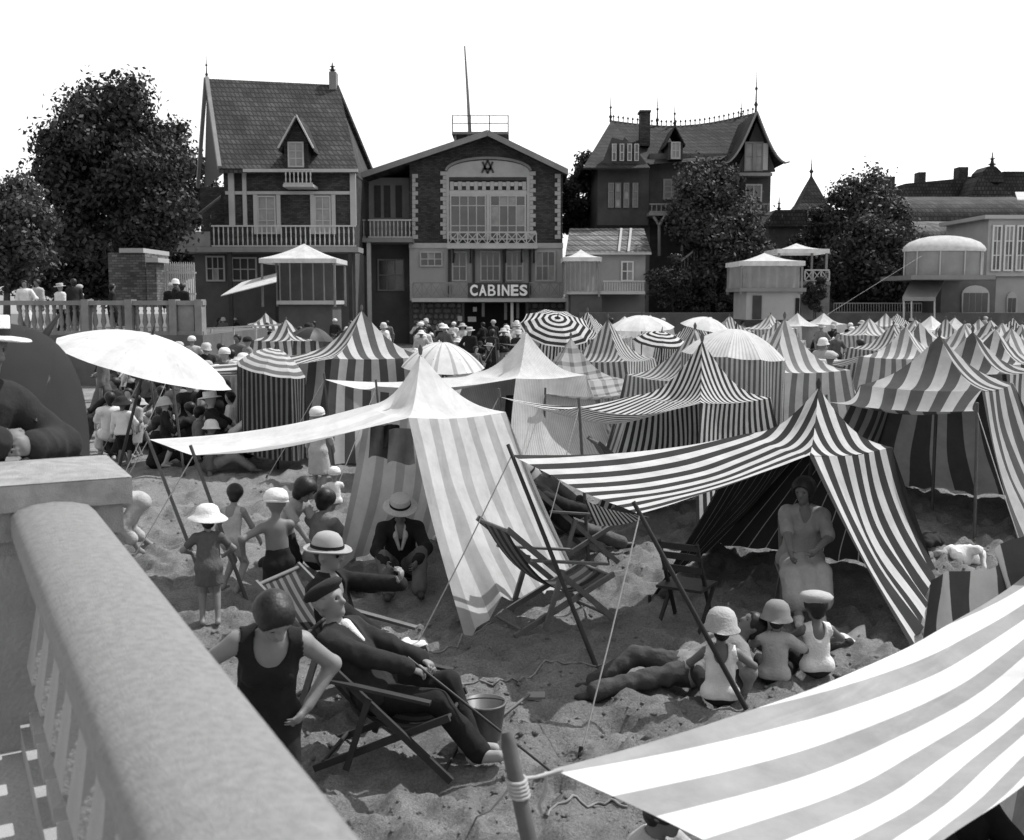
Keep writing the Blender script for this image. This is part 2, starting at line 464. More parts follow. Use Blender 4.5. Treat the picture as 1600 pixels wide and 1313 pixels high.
m = M(); prism(m, -2.6, 2.70, -0.14, 0.14, FLOOR + 0.003, FLOOR + 0.10); m.build('plinth', CONC, bal)
m = M()
prof = [(-0.125, -0.15), (-0.14, -0.10), (-0.14, -0.035), (-0.115, -0.01), (-0.06, 0.005), (0, 0.01), (0.06, 0.005), (0.115, -0.01), (0.14, -0.035), (0.14, -0.10), (0.125, -0.15)]
NS = 40
vs = []
for k in range(NS + 1):
    t = -2.6 + (2.72 + 2.6) * k / NS
    for (n, z) in prof: vs.append(rp(t, n, RAILTOP + z))
npf = len(prof); fs = []
for k in range(NS):
    for i in range(npf):
        a = k * npf + i; b = k * npf + (i + 1) % npf
        fs.append((a, b, b + npf, a + npf))
m.add(vs, fs, smooth=True)
RAILM = gray('weathered_cement', 0.22, 0.9, 0.24, 45.0, 0.5, 260)
m.build('rail', RAILM, bal)
def baluster_mesh(h, w0=0.085, w1=0.125):
    """square baluster, waisted at the top, swelling below"""
    m = M(); prof = [(w1, 0), (w1, 0.05), (w0 * 0.85, 0.07), (w0 * 0.95, 0.12), (w1 * 1.0, h * 0.34), (w0 * 1.05, h * 0.62), (w0 * 0.75, h * 0.88), (w0 * 0.75, h - 0.06), (w0, h - 0.04), (w0, h)]
    vs = []
    for (r, z) in prof:
        for k in range(4):
            a = math.pi / 4 + k * math.pi / 2
            vs.append((r * math.cos(a) * 1.25, r * math.sin(a) * 1.25, z))
    fs = []
    for i in range(len(prof) - 1):
        for k in range(4):
            a = i * 4 + k; b = i * 4 + (k + 1) % 4
            fs.append((a, b, b + 4, a + 4))
    m.add(vs, fs); return m
bme = baluster_mesh(RAILTOP - 0.148 - FLOOR - 0.10).mesh('baluster', CONC)
ang = math.atan2(RD.y, RD.x)
t = -2.4
while t < 2.6:
    o = link('baluster', bme, None, bal); p = rp(t, 0, FLOOR + 0.10) - WOFF[bal.name]
    o.location = p; o.rotation_euler = (0, 0, ang); t += 0.31
# end pillar
pil = thing('stone_pillar', 'square cement pillar with heavy flat cap ending the near rail', 'pillar', rp(2.98, -0.02, FLOOR))
m = M(); prism(m, 2.73, 3.23, -0.20, 0.26, -0.2, RAILTOP - 0.18); m.build('shaft', CONC, pil)
m = M()
for (e, z0, z1) in ((0.00, -0.178, -0.13), (0.03, -0.128, -0.02), (0.06, -0.018, 0.075)):
    prism(m, 2.72 - e, 3.24 + e, -0.21 - e, 0.27 + e, RAILTOP + z0, RAILTOP + z1)
top = []
m.add([rp(2.66, -0.27, RAILTOP + 0.078), rp(3.30, -0.27, RAILTOP + 0.078), rp(3.30, 0.33, RAILTOP + 0.078), rp(2.66, 0.33, RAILTOP + 0.078), rp(2.98, 0.03, RAILTOP + 0.115)],
      [(0, 1, 4), (1, 2, 4), (2, 3, 4), (3, 0, 4)])
m.build('cap', gray('cap_cement', 0.27, 0.9, 0.3, 16.0, 0.4, 200), pil)

# ------------------------------------------------------------------ building helpers (surveyed at depth Y)
def xz(px0, py0, px1, py1, Y):
    pm = (py0 + py1) / 2
    a = at(px0, pm, Y).x; b = at(px1, pm, Y).x
    return a, at((px0 + px1) / 2, py1, Y).z, b, at((px0 + px1) / 2, py0, Y).z      # x0,z0,x1,z1
def fbox(name, parent, px0, py0, px1, py1, Y, dep, mat):
    x0, z0, x1, z1 = xz(px0, py0, px1, py1, Y)
    return M().box(x0, Y, z0, x1, Y + dep, z1).build(name, mat, parent)
def window(parent, px0, py0, px1, py1, Y, nx=2, ny=2, frame=WHITE, glassm=GLASS, fw=0.09, name='window', rail=None):
    x0, z0, x1, z1 = xz(px0, py0, px1, py1, Y)
    m = M(); d = 0.10
    m.box(x0, Y - d, z0, x0 + fw, Y, z1); m.box(x1 - fw, Y - d, z0, x1, Y, z1)
    m.box(x0 + fw, Y - d, z0, x1 - fw, Y, z0 + fw); m.box(x0 + fw, Y - d, z1 - fw, x1 - fw, Y, z1)
    xs = [x0 + fw + (x1 - x0 - 2 * fw) * i / nx for i in range(nx + 1)]; zs = [z0 + fw + (z1 - z0 - 2 * fw) * j / ny for j in range(ny + 1)]
    if rail: zs = [z0 + fw] + [z0 + fw + (z1 - z0 - 2 * fw) * r for r in rail] + [z1 - fw]; ny = len(zs) - 1
    b = 0.028
    for x in xs[1:-1]: m.box(x - b, Y - d + 0.012, z0 + fw, x + b, Y - 0.012, z1 - fw)
    for z in zs[1:-1]: m.box(x0 + fw, Y - d + 0.02, z - b, x1 - fw, Y - 0.02, z + b)
    w = m.build(name, frame, parent)
    for i in range(nx):
        for j in range(ny):
            M().box(xs[i] + 0.001, Y - 0.045, zs[j] + 0.001, xs[i + 1] - 0.001, Y - 0.03, zs[j + 1] - 0.001).build('pane', glassm if random.random() < 0.75 else CURT, w)
    return w
def railing(parent, px0, px1, py0, py1, Y, n, mat=GREYW, lattice=False, th=0.07):
    x0, z0, x1, z1 = xz(px0, py0, px1, py1, Y)
    h = z1 - z0
    M().box(x0, Y, z1 - 0.08, x1, Y + 0.09, z1).build('handrail', mat, parent)
    M().box(x0, Y + 0.005, z0, x1, Y + 0.08, z0 + 0.07).build('bottom_rail', mat, parent)
    if lattice:
        for i in range(n + 1):
            x = x0 + (x1 - x0) * i / n
            M().box(x - th / 2, Y + 0.01, z0 + 0.071, x + th / 2, Y + 0.075, z1 - 0.081).build('post', mat, parent)
            if i < n:
                xb = x0 + (x1 - x0) * (i + 1) / n
                mm = M(); mm.bar((x + th / 2, Y + 0.035, z0 + 0.08), (xb - th / 2, Y + 0.035, z1 - 0.09), 0.045, 0.03, up=(0, 1, 0))
                mm.bar((x + th / 2, Y + 0.052, z1 - 0.09), (xb - th / 2, Y + 0.052, z0 + 0.08), 0.045, 0.03, up=(0, 1, 0))
                mm.build('cross_brace', mat, parent)
    else:
        hb = h - 0.153
        me = None
        for i in range(n):
            x = x0 + (x1 - x0) * (i + 0.5) / n
            if me is None:
                mm = M(); mm.lathe([(th * 0.35, 0), (th * 0.6, hb * 0.25), (th * 0.35, hb * 0.5), (th * 0.6, hb * 0.75), (th * 0.35, hb)], n=6); me = mm.mesh('baluster', mat)
            o = link('baluster', me, None, parent); o.location = Vector((x, Y + 0.045, z0 + 0.071)) - WOFF[parent.name]
def poly(name, parent, pts, mat, thick=None):
    """roof slab through 3-D corner points; thickness downwards"""
    m = M(); n = len(pts); pts = [Vector(p) for p in pts]
    if thick:
        low = [p - Vector((0, 0, thick)) for p in pts]
        m.add(pts + low, [tuple(range(n)), tuple(reversed(range(n, 2 * n)))] + [(i, i + n, (i + 1) % n + n, (i + 1) % n) for i in range(n)])
    else: m.add(pts, [tuple(range(n))])
    return m.build(name, mat, parent)
def finial(parent, px, py0, py1, Y, r=0.05):
    a = at(px, py1, Y); h = at(px, py0, Y).z - a.z
    m = M(); m.lathe([(r * 1.6, -0.05), (r * 1.2, h * 0.12), (r * 2.4, h * 0.18), (r * 1.0, h * 0.25), (r * 0.7, h * 0.5), (r * 1.9, h * 0.55), (r * 0.6, h * 0.6), (r * 0.25, h), (0.001, h)], c=a, n=6)
    return m.build('finial', IRON, parent)

# ------------------------------------------------------------------ sea wall and terrace behind the beach
m = M(); a = at(905, 489, 57); b = at(2600, 489, 57)
m.box(a.x, 57, -0.3, b.x, 57.6, a.z); o = tag(m.build('sea_wall', gray('sea_wall_stone', 0.09, 0.9, 0.35, 1.3, 0.5, 8)), 'long low stone sea wall at the back of the beach', 'wall')
m = M(); m.box(a.x, 57.6, -0.3, 160, 140, a.z - 0.25); m.box(-160, 70, -0.3, a.x - 0.01, 140, 1.2)
tag(m.build('terrace', gray('terrace_earth', 0.10, 0.95, 0.3, 0.6)), kind='structure')
fen = thing('iron_railing', 'thin iron railing on top of the sea wall between kiosk and pavilion', 'railing', at(1365, 490, 57.3))
for py in (474, 488):
    p, q = at(1303, py, 57.3), at(1440, py, 57.3); M().bar(p, q, 0.05).build('rail', GREYW, fen)
for i in range(34):
    px = 1303 + 137 * i / 33; M().bar(at(px, 474, 57.3), at(px, 489.5, 57.3), 0.03).build('picket', GREYW, fen)

# ------------------------------------------------------------------ bathing house with the CABINES sign
Yc = 65.0
ch = thing('bathing_house', 'large gabled bathing house with white quoins and glazed balconies above CABINES sign', 'building', Vector((at(760, 520, Yc).x, Yc, 0.3)))
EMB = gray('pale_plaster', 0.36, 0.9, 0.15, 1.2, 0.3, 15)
def gpoly(name, parent, pts, Y, dep, mat):
    n = len(pts); f = [at(px, py, Y) for px, py in pts]; bk = [Vector((p.x, Y + dep, p.z)) for p in f]
    m = M(); m.add(f + bk, [tuple(reversed(range(n))), tuple(range(n, 2 * n))] + [(i, (i + 1) % n, (i + 1) % n + n, i + n) for i in range(n)])
    return m.build(name, mat, parent)
# brick gable wall (pentagon)
gpoly('wall', ch, [(640, 385), (879, 385), (879, 262), (762, 214), (640, 252)], Yc, 14, BRICK)
fbox('wall', ch, 640, 385.3, 879, 470, Yc + 0.01, 14, PALE)
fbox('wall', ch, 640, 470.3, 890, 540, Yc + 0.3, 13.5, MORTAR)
# roof
RY0, RY1 = Yc - 1.1, Yc + 14.5
def roofslab(pa, pb, th, name='roof'):
    a0, b0 = at(pa[0], pa[1], RY0), at(pb[0], pb[1], RY0)
    a1, b1 = a0.copy(), b0.copy(); a1.y = RY1; b1.y = RY1
    return poly(name, ch, [a0, b0, b1, a1], ROOF, th)
rf = roofslab((762, 203), (888, 264), 0.30); rf2 = roofslab((556, 272), (761.6, 203), 0.30)
def barge(pa, pb, w=0.34, Y=RY0 - 0.05):
    a, b = at(pa[0], pa[1], Y), at(pb[0], pb[1], Y)
    M().add([a, b, b - Vector((0, 0, w)), a - Vector((0, 0, w)), a + Vector((0, .04, 0)), b + Vector((0, .04, 0)), b + Vector((0, .04, -w)), a + Vector((0, .04, -w))],
            [(0, 1, 2, 3), (7, 6, 5, 4), (0, 4, 5, 1), (1, 5, 6, 2), (2, 6, 7, 3), (3, 7, 4, 0)]).build('bargeboard', GREYW, ch)
barge((556, 272), (761.7, 203)); barge((762, 203), (888, 264))
# lookout platform with flag pole
fbox('platform', ch, 706, 206, 795, 210, Yc + 1.0, 3.0, GREYW)
for px in (707, 735, 765, 794): fbox('platform_post', ch, px - 0.8, 180, px + 0.8, 205.7, Yc + 1.0, 0.05, IRON)
for py in (181, 193): fbox('platform_rail', ch, 708, py - 0.5, 793, py + 0.5, Yc + 0.94, 0.05, IRON)
for px in (710, 730): fbox('bracket', ch, px, 210.3, px + 3, 225, Yc + 1.2, 0.2, GREYW)
M().tube([at(734, 206, Yc + 2), at(731, 150, Yc + 2), at(726, 72, Yc + 2)], [0.11, 0.08, 0.04], 8).build('flagpole', GREYW, ch)
# quoins
def quoins(px, py0, py1, n, side):
    for i in range(n):
        y0 = py0 + (py1 - py0) * i / n; y1 = py0 + (py1 - py0) * (i + 0.92) / n
        w = 9 if i % 2 == 0 else 5
        if side < 0: fbox('quoin', ch, px - w, y0, px, y1, Yc - 0.07, 0.09, EMB)
        else: fbox('quoin', ch, px, y0, px + w, y1, Yc - 0.07, 0.09, EMB)
quoins(644, 272, 374, 15, 1); quoins(876, 272, 374, 15, -1); quoins(697, 268, 374, 16, -1); quoins(828, 268, 374, 16, 1)
fbox('pilaster', ch, 697.3, 268, 702, 374, Yc - 0.09, 0.11, EMB); fbox('pilaster', ch, 823, 268, 827.7, 374, Yc - 0.09, 0.11, EMB)
# arched tympanum with monogram
pts = [(699, 277)] + [(763 + 64 * math.cos(math.pi * (1 - i / 14)), 268 - 17.5 * math.sin(math.pi * i / 14)) for i in range(15)] + [(827, 277)]
gpoly('tympanum', ch, list(reversed(pts)), Yc - 0.06, 0.055, EMB)
ap = [at(763 + 66 * math.cos(math.pi * (1 - i / 20)), 267 - 20 * math.sin(math.pi * i / 20), Yc - 0.12) for i in range(21)]
mm = M()
for i in range(20): mm.bar(ap[i], ap[i + 1], 0.14, 0.12, up=(0, 1, 0))
mm.build('arch_moulding', GREYW, ch)
mm = M()
for (p, q) in (((754, 253), (762, 271)), ((770, 253), (762, 271)), ((753, 270), (762, 251)), ((771, 270), (762, 251)), ((756, 264), (768, 264))):
    mm.bar(at(p[0], p[1], Yc - 0.10), at(q[0], q[1], Yc - 0.10), 0.11, 0.06, up=(0, 1, 0))
mm.build('monogram', DARKW, ch)
fbox('lintel', ch, 702.3, 277.3, 822.7, 282, Yc - 0.11, 0.1, DARKW)
for i in range(19):
    px = 703 + 119.5 * i / 19
    fbox('dentil', ch, px, 285 if i % 2 else 284, px + 5.9, 297 if i % 2 == 0 else 291, Yc - 0.10 - (0.01 if i % 2 else 0), 0.09, EMB if i % 2 == 0 else PALE2)
fbox('window_head', ch, 702.3, 297.5, 822.7, 305, Yc - 0.08, 0.08, PALE2)
window(ch, 703, 305, 760, 375, Yc - 0.04, 4, 2, PALE2, GLASS, rail=[0.30, 0.78]); window(ch, 765, 305, 822, 375, Yc - 0.04, 4, 2, PALE2, GLASS, rail=[0.30, 0.78])
fbox('mullion', ch, 760.4, 305, 764.6, 375, Yc - 0.18, 0.17, PALE2)
# upper balcony
fbox('string_course', ch, 639, 380, 880, 388, Yc - 0.05, 0.05, PALE2)
fbox('balcony_floor', ch, 698, 383, 840, 388.5, Yc - 1.5, 1.44, PALE2)
railing(ch, 700, 838, 362, 382.6, Yc - 1.45, 9, PALE2, True)
for px in (708, 735, 790, 815, 834):
    M().bar(at(px, 389, Yc - 1.3), at(px, 410, Yc - 0.1), 0.10).build('bracket', DARKW, ch)
# middle storey
for (a, b, c, d, n) in ((656, 393, 692, 417, 3), (706, 393, 730, 440, 2), (750, 392, 782, 440, 3), (790, 392, 818, 440, 3), (836, 392, 868, 440, 3)):
    window(ch, a, c if False else b, c, d, Yc - 0.02, n, 2, PALE2, GLASS)
for px in (700, 738, 785, 826): fbox('post', ch, px, 389, px + 4, 466, Yc - 0.25, 0.14, DARKW)
# lower balcony
fbox('balcony_floor', ch, 643, 466, 892, 472, Yc - 1.8, 1.78, PALE2)
railing(ch, 645, 732, 441, 465.6, Yc - 1.72, 6, GREYW, True); railing(ch, 827, 890, 441, 465.6, Yc - 1.72, 4, GREYW, True)
for px in (660, 722, 822, 885): fbox('post', ch, px, 472.4, px + 3.5, 535, Yc - 1.55, 0.14, DARKW)
fbox('door_opening_shade', ch, 722, 474, 820, 536, Yc + 0.26, 0.03, INSHADE)  # thin dark sheet paints the shade of the entrance
# rubble masonry, stone by stone
def rubble(parent, px0, px1, py0, py1, Y, step=9.0):
    y = py0; r = 0
    while y < py1 - 3:
        hh = step * random.uniform(0.75, 1.1); x = px0 + (random.uniform(-4, 0) if r % 2 else 0)
        while x < px1 - 3:
            w = step * random.uniform(0.8, 1.6)
            x0_, z0_, x1_, z1_ = xz(max(x, px0), y, min(x + w - 1.2, px1), min(y + hh - 1.2, py1), Y)
            cx, cz = (x0_ + x1_) / 2, (z0_ + z1_) / 2; n = 7
            ring = []
            for k in range(n):
                a = 2 * math.pi * k / n + random.uniform(-.2, .2)
                ring.append((cx + (x1_ - x0_) * 0.54 * math.cos(a), cz + (z1_ - z0_) * 0.56 * math.sin(a)))
            vs = [(p[0], Y, p[1]) for p in ring] + [(cx + (p[0] - cx) * .8, Y - 0.09, cz + (p[1] - cz) * .8) for p in ring]
            M().add(vs, [(k, k + n, (k + 1) % n + n, (k + 1) % n) for k in range(n)] + [tuple(range(2 * n - 1, n - 1, -1))][0:1]).build('stone', STONE, parent)
            x += w
        y += hh; r += 1
rubble(ch, 645, 721, 474, 535, Yc + 0.29); rubble(ch, 822, 889, 474, 535, Yc + 0.29)
# left wing of the bathing house
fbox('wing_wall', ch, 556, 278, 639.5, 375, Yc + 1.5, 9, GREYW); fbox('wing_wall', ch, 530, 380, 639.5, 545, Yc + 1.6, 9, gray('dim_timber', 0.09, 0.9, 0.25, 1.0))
fbox('balcony_floor', ch, 520, 372, 644, 378.5, Yc - 1.6, 3.08, GREYW)
railing(ch, 522, 571, 343, 371.6, Yc - 1.5, 8, GREYW); railing(ch, 575, 643, 343, 371.6, Yc - 1.5, 11, PALE2)
fbox('post', ch, 574, 378.8, 580, 545, Yc - 1.4, 0.22, PALE2); fbox('post', ch, 527, 378.8, 532, 545, Yc - 1.4, 0.2, GREYW)
for px in (600, 585, 618): fbox('panel', ch, px, 290, px + 10, 340, Yc + 1.44, 0.05, DARKW)
window(ch, 590, 405, 632, 455, Yc + 1.58, 3, 2, GREYW); window(ch, 540, 405, 570, 455, Yc + 1.58, 2, 2, GREYW)
# sign: letters one by one
sg = thing('cabines_sign', 'dark board with white capital letters reading CABINES on lower balcony', 'sign', at(779, 464, Yc - 1.9))
fbox('board', sg, 731, 442, 827, 465.5, Yc - 1.86, 0.05, gray('sign_board', 0.05, 0.7, 0.2))
def letters(text, parent, px0, px1, py0, py1, Y, mat, depth=0.08, name='letter'):
    n = len(text); x0, z0, x1, z1 = xz(px0, py0, px1, py1, Y)
    adv = [0.55 if c == 'I' else 1.0 for c in text]; cw = (x1 - x0) / sum(adv); pos = [sum(adv[:i]) * cw for i in range(n)]
    for i, c in enumerate(text):
        if c == ' ': continue
        cu = bpy.data.curves.new('letter', 'FONT'); cu.body = c; cu.extrude = 0.02; cu.offset = 0.012 if c == 'B' else 0.035; cu.size = 1
        ob = bpy.data.objects.new('tmp_letter', cu); COL.objects.link(ob)
        dg = bpy.context.evaluated_depsgraph_get(); me = bpy.data.meshes.new_from_object(ob.evaluated_get(dg))
        bpy.data.objects.remove(ob)
        co = np.array([v.co[:] for v in me.vertices]); lo = co.min(0); hi = co.max(0)
        w = cw * (0.26 if c == 'I' else 0.86); h = z1 - z0
        nc = np.zeros_like(co)
        nc[:, 0] = x0 + pos[i] + adv[i] * cw * 0.5 - w / 2 + (co[:, 0] - lo[0]) / (hi[0] - lo[0]) * w
        nc[:, 2] = z0 + (co[:, 1] - lo[1]) / (hi[1] - lo[1]) * h
        nc[:, 1] = Y + depth * (1 - (co[:, 2] - lo[2]) / max(hi[2] - lo[2], 1e-6)) - depth
        off = WOFF[parent.name]; nc -= np.array(off[:])
        me.vertices.foreach_set('co', nc.ravel()); me.update()
        me.materials.clear(); link(name, me, mat, parent)
letters('CABINES', sg, 733.5, 825, 445, 462.5, Yc - 1.89, gray('letter_white', 0.85, 0.5, 0.03))
# notices and hung towels by the entrance
for (a, b, c, d) in ((715, 494, 722, 502), (731, 495, 744, 503), (739, 480, 745, 487)):
    o = fbox('notice', None, a, b, c, d, Yc + 0.16, 0.02, WHITE); tag(o, 'small white paper notice by the bathing house entrance', 'notice', 'notices at the entrance')
TOW = stripe('towel', 0.6, 0.12, 0.25, 0.4)
for px, y0, y1, mt in ((800, 471, 512, WHITE), (790, 472, 500, gray('towel_grey', .15)), (809, 472, 498, gray('towel_grey', .15)), (755, 472, 495, gray('towel_grey', .15))):
    o = fbox('towel', None, px - 2.2, y0 + 1.5, px + 2.2, y1, Yc - 1.1, 0.05, mt)
    tag(o, ('long white' if mt is WHITE else 'dim grey') + ' towel hung under the lower balcony', 'towel', 'towels under the balcony')

# ------------------------------------------------------------------ brick villa with steep roof
Yh = 60.0
lh = thing('brick_villa', 'tall brick villa with steep tiled roof, dormer and wooden balcony beside bathing house', 'house', Vector((at(440, 500, Yh).x, Yh, 0.3)))
fbox('wall', lh, 352, 262.5, 553, 500, Yh, 9, BRICK)
fbox('wall', lh, 306, 394.6, 556, 545, Yh - 0.02, 9, gray('dim_timber', 0.09)); fbox('side_wing', lh, 314, 292, 351.6, 394, Yh + 2, 6, BRICK)
rl, rr = at(323, 123, Yh + 4), at(529, 133, Yh + 5); el, er = at(343, 263, Yh - 1), at(559, 264, Yh - 0.4)
bl, br_ = at(323, 123, Yh + 4), None
backl = Vector((el.x - 1.2, Yh + 9.5, el.z)); backr = Vector((er.x, Yh + 10.4, er.z))
r1 = poly('roof', lh, [el, er, rr, rl], ROOF, 0.25)
poly('roof', lh, [backr, backl, rl, rr], ROOF, 0.25); poly('gable', lh, [er + Vector((-.3, .3, -.1)), backr + Vector((-.3, 0, -.1)), rr + Vector((-.2, 0, -.3))], BRICK, 0.1)
lg = at(309, 292, Yh + 8)
M().bar(rl, el, 0.2, 0.3).build('bargeboard', GREYW, lh); M().bar(rl + Vector((-.05, 0, 0)), lg, 0.2, 0.3).build('bargeboard', GREYW, lh)
poly('gable', lh, [rl - Vector((0, 0, .3)), el + Vector((.1, .5, -.1)), Vector((lg.x + .4, lg.y, lg.z))], DARKW, 0.1)
fbox('eave_board', lh, 343, 264, 559, 269, Yh - 0.9, 0.1, PALE2)
fbox('chimney', lh, 514, 112, 525, 140, Yh + 4.6, 0.8, GREYW); finial(lh, 519.5, 98, 112, Yh + 5, 0.10); finial(lh, 323, 84, 124, Yh + 4, 0.04)
# dormer
fbox('dormer_wall', lh, 444, 224, 482, 264, Yh - 0.6, 3, BRICK)
da, db, dc = at(463, 181, Yh - 1.1), at(435, 232, Yh - 1.1), at(490, 232, Yh - 1.1)
back = Vector((0, 4.2, 0))
poly('dormer_roof', lh, [db, da, da + back, db + back], ROOF, 0.14); poly('dormer_roof', lh, [da + Vector((.01, 0, 0)), dc, dc + back, da + back + Vector((.01, 0, 0))], ROOF, 0.14)
M().bar(da + Vector((0, -.06, 0)), db + Vector((0, -.06, 0)), 0.07, 0.22, up=(0, 1, 0)).build('bargeboard', PALE2, lh); M().bar(da + Vector((0, -.06, .02)), dc + Vector((0, -.06, 0)), 0.07, 0.22, up=(0, 1, 0)).build('bargeboard', PALE2, lh)
gpoly('dormer_wall', lh, [(444, 223.6), (482, 223.6), (463, 190)], Yh - 0.58, 3, BRICK)
window(lh, 450, 222, 475, 262, Yh - 0.62, 2, 3, PALE2, CURT)
fbox('balcony_floor', lh, 442, 288, 489, 292, Yh - 1.5, 1.48, PALE2); railing(lh, 443, 488, 264, 287.7, Yh - 1.5, 7, PALE2)
# first floor
fbox('band', lh, 352, 299, 556, 304, Yh - 0.12, 0.11, PALE2)
for px in (357, 379, 547): fbox('timber_post', lh, px, 269.3, px + 9 - (3 if px == 379 else 0), 352, Yh - 0.16, 0.15, PALE2)
for (a, b) in ((397, 437), (486, 523)):
    fbox('window_surround', lh, a - 1, 304.3, a + 5, 366, Yh - 0.16, 0.15, PALE2); fbox('window_surround', lh, b - 5, 304.3, b + 1, 366, Yh - 0.16, 0.15, PALE2)
    window(lh, a + 5.4, 306, b - 5.4, 366, Yh - 0.03, 2, 3, PALE2, CURT)
fbox('balcony_floor', lh, 276, 386, 560, 394, Yh - 2.0, 1.96, GREYW)
railing(lh, 330, 556, 352, 385.6, Yh - 1.9, 30, PALE2)
fbox('balcony_end', lh, 278, 362, 328, 385.7, Yh - 1.9, 0.08, GREYW)
for px in (357, 430, 495, 545): fbox('balcony_post', lh, px, 394.4, px + 6, 540, Yh - 1.7, 0.2, DARKW)
for (a, b, c, d) in ((322, 400, 352, 440), (362, 402, 402, 440)): window(lh, a, b, c, d, Yh - 0.05, 3, 2, PALE2)
# side awning under the gable
o = tag(poly('window_awning', None, [at(307, 335, Yh - 1), at(345, 305, Yh - 1), at(345, 312, Yh + 1), at(307, 342, Yh + 1)], CANVG, 0.03), 'narrow grey awning over the side balcony of brick villa', 'awning')
# awning above terrace
o = tag(poly('terrace_awning', None, [at(345, 462, 52), at(432, 440, 52), at(432, 427, 55), at(378, 441, 55)], CANV, 0.04), 'sloping white awning spread in front of brick villa', 'awning')

# ------------------------------------------------------------------ kiosks with canvas pagoda roofs
def kiosk(label, px0, px1, pytop, pyeave, pyfloor, Y, dep, wall=CANVG, rounded=False, pybase=None, posts=4):
    t = thing('canvas_kiosk', label, 'kiosk', Vector((at((px0 + px1) / 2, pyeave, Y).x, Y, 0.3)), 'white roofed kiosks along the terrace')
    x0, zf, x1, ze = xz(px0, pyeave, px1, pyfloor, Y)[0], at(px0, pyfloor, Y).z, xz(px0, pyeave, px1, pyfloor, Y)[2], at(px0, pyeave, Y).z
    zt = at(px0, pytop, Y).z; cx = (x0 + x1) / 2; w = (x1 - x0) / 2
    if rounded:
        m = M(); prof = [(w * 1.0, -0.12), (w * 1.02, 0)] + [(w * math.cos(a), (zt - ze) * math.sin(a)) for a in [R(12), R(30), R(50), R(68), R(80)]] + [(0.01, zt - ze)]
        m.lathe(prof, c=(cx, Y + w * 0.6, ze), n=20, sq=0.6); m.build('roof', CANV, t)
        m = M(); m.lathe([(w * 0.94, zf - ze), (w * 0.94, -0.1)], c=(cx, Y + w * 0.6, ze), n=20, sq=0.6); m.build('curtain', wall, t)
        for k in range(6):
            a = math.pi + math.pi * k / 5
            M().tube([(cx + w * .97 * math.cos(a), Y + w * .6 + w * .58 * math.sin(a), zf - 0.02), (cx + w * .97 * math.cos(a), Y + w * .6 + w * .58 * math.sin(a), ze)], 0.04, 6).build('post', PALE2, t)
    else:
        a = [Vector((x0, Y, ze)), Vector((x1, Y, ze)), Vector((x1, Y + dep, ze)), Vector((x0, Y + dep, ze))]; ap = Vector((cx, Y + dep / 2, zt))
        for i in range(4):
            p, q = a[i], a[(i + 1) % 4]
            m = M(); m.grid(lambda u, v: (p.lerp(q, u)).lerp(ap, v) - Vector((0, 0, 0.10 * math.sin(math.pi * v))), 6, 6); m.build('roof_panel', CANV, t)
            m = M(); m.grid(lambda u, v: p.lerp(q, u) - Vector((0, 0, 0.22 * v)), 8, 1); m.build('valance', CANV, t)
        i_ = 0.12
        for (sx, sy) in ((x0 + i_, Y + i_), (x1 - i_, Y + i_), (x1 - i_, Y + dep - i_), (x0 + i_, Y + dep - i_)): M().bar((sx, sy, (at(px0, pybase, Y).z if pybase else zf) - 0.3), (sx, sy, ze), 0.1).build('post', GREYW, t)
        if wall:
            M().grid(lambda u, v: Vector((x0 + .2 + (x1 - x0 - .4) * u, Y + .15 + 0.06 * math.sin(u * 40), ze - .23 + (zf - ze + .23) * v)), 40, 2).build('curtain', wall, t)
            M().grid(lambda u, v: Vector((x0 + .16, Y + .2 + (dep - .4) * u, ze - .23 + (zf - ze + .23) * v)), 4, 2).build('curtain', wall, t)
    return t, (x0, x1, zf, ze)
t, _ = kiosk('white pagoda roofed kiosk in front of brick villa balcony', 405, 526, 378, 404, 470, 54, 3.6, None)
fbox('floor', t, 432, 470, 522, 476, 54.1, 3.4, PALE2)
for px in (436, 452, 470, 488, 505): fbox('glazing_bar', t, px, 408, px + 2, 470, 54.25, 0.06, GREYW)
fbox('back_panel', t, 436, 410, 520, 470, 57.3, 0.1, gray('dim_timber', 0.09)); fbox('base', t, 436, 476.4, 520, 540, 54.5, 2.8, gray('dim_timber', 0.09))
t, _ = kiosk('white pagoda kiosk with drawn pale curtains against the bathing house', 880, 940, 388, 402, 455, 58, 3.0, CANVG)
fbox('floor', t, 884, 455, 1008, 460, 58.2, 3.2, PALE2); fbox('base', t, 892, 460.3, 940, 545, 58.4, 3, gray('dim_timber', 0.09))
for i in range(16): fbox('baluster', t, 944 + i * 4, 441, 945.6 + i * 4, 454.8, 58.25, 0.05, PALE2)
fbox('handrail', t, 942, 438.5, 1008, 440.6, 58.2, 0.09, PALE2)
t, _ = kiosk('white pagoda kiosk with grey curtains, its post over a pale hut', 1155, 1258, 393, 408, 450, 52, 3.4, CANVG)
fbox('floor', t, 1156, 450, 1260, 456, 52.0, 3.4, GREYW); fbox('base', t, 1166, 456.3, 1250, 500, 52.3, 3, PALE); fbox('door', t, 1176, 462, 1190, 499, 52.24, 0.05, DARKW); fbox('door', t, 1243, 466, 1249, 499, 52.24, 0.05, INSHADE)  # the narrow second door is a sheet of painted interior shade
t, _ = kiosk('open white pagoda kiosk with lattice railing behind the curtained one', 1214, 1296, 378, 389, 440, 56, 3.0, None)
fbox('floor', t, 1216, 440, 1298, 446, 56.0, 3.0, GREYW); railing(t, 1258, 1296, 421, 439.7, 56.05, 3, PALE2, True); fbox('base', t, 1252, 446.3, 1296, 500, 56.2, 2.6, STONE)
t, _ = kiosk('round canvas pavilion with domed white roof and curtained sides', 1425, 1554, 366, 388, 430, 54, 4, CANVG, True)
fbox('floor', t, 1424, 430, 1556, 437, 53.9, 4.5, GREYW)

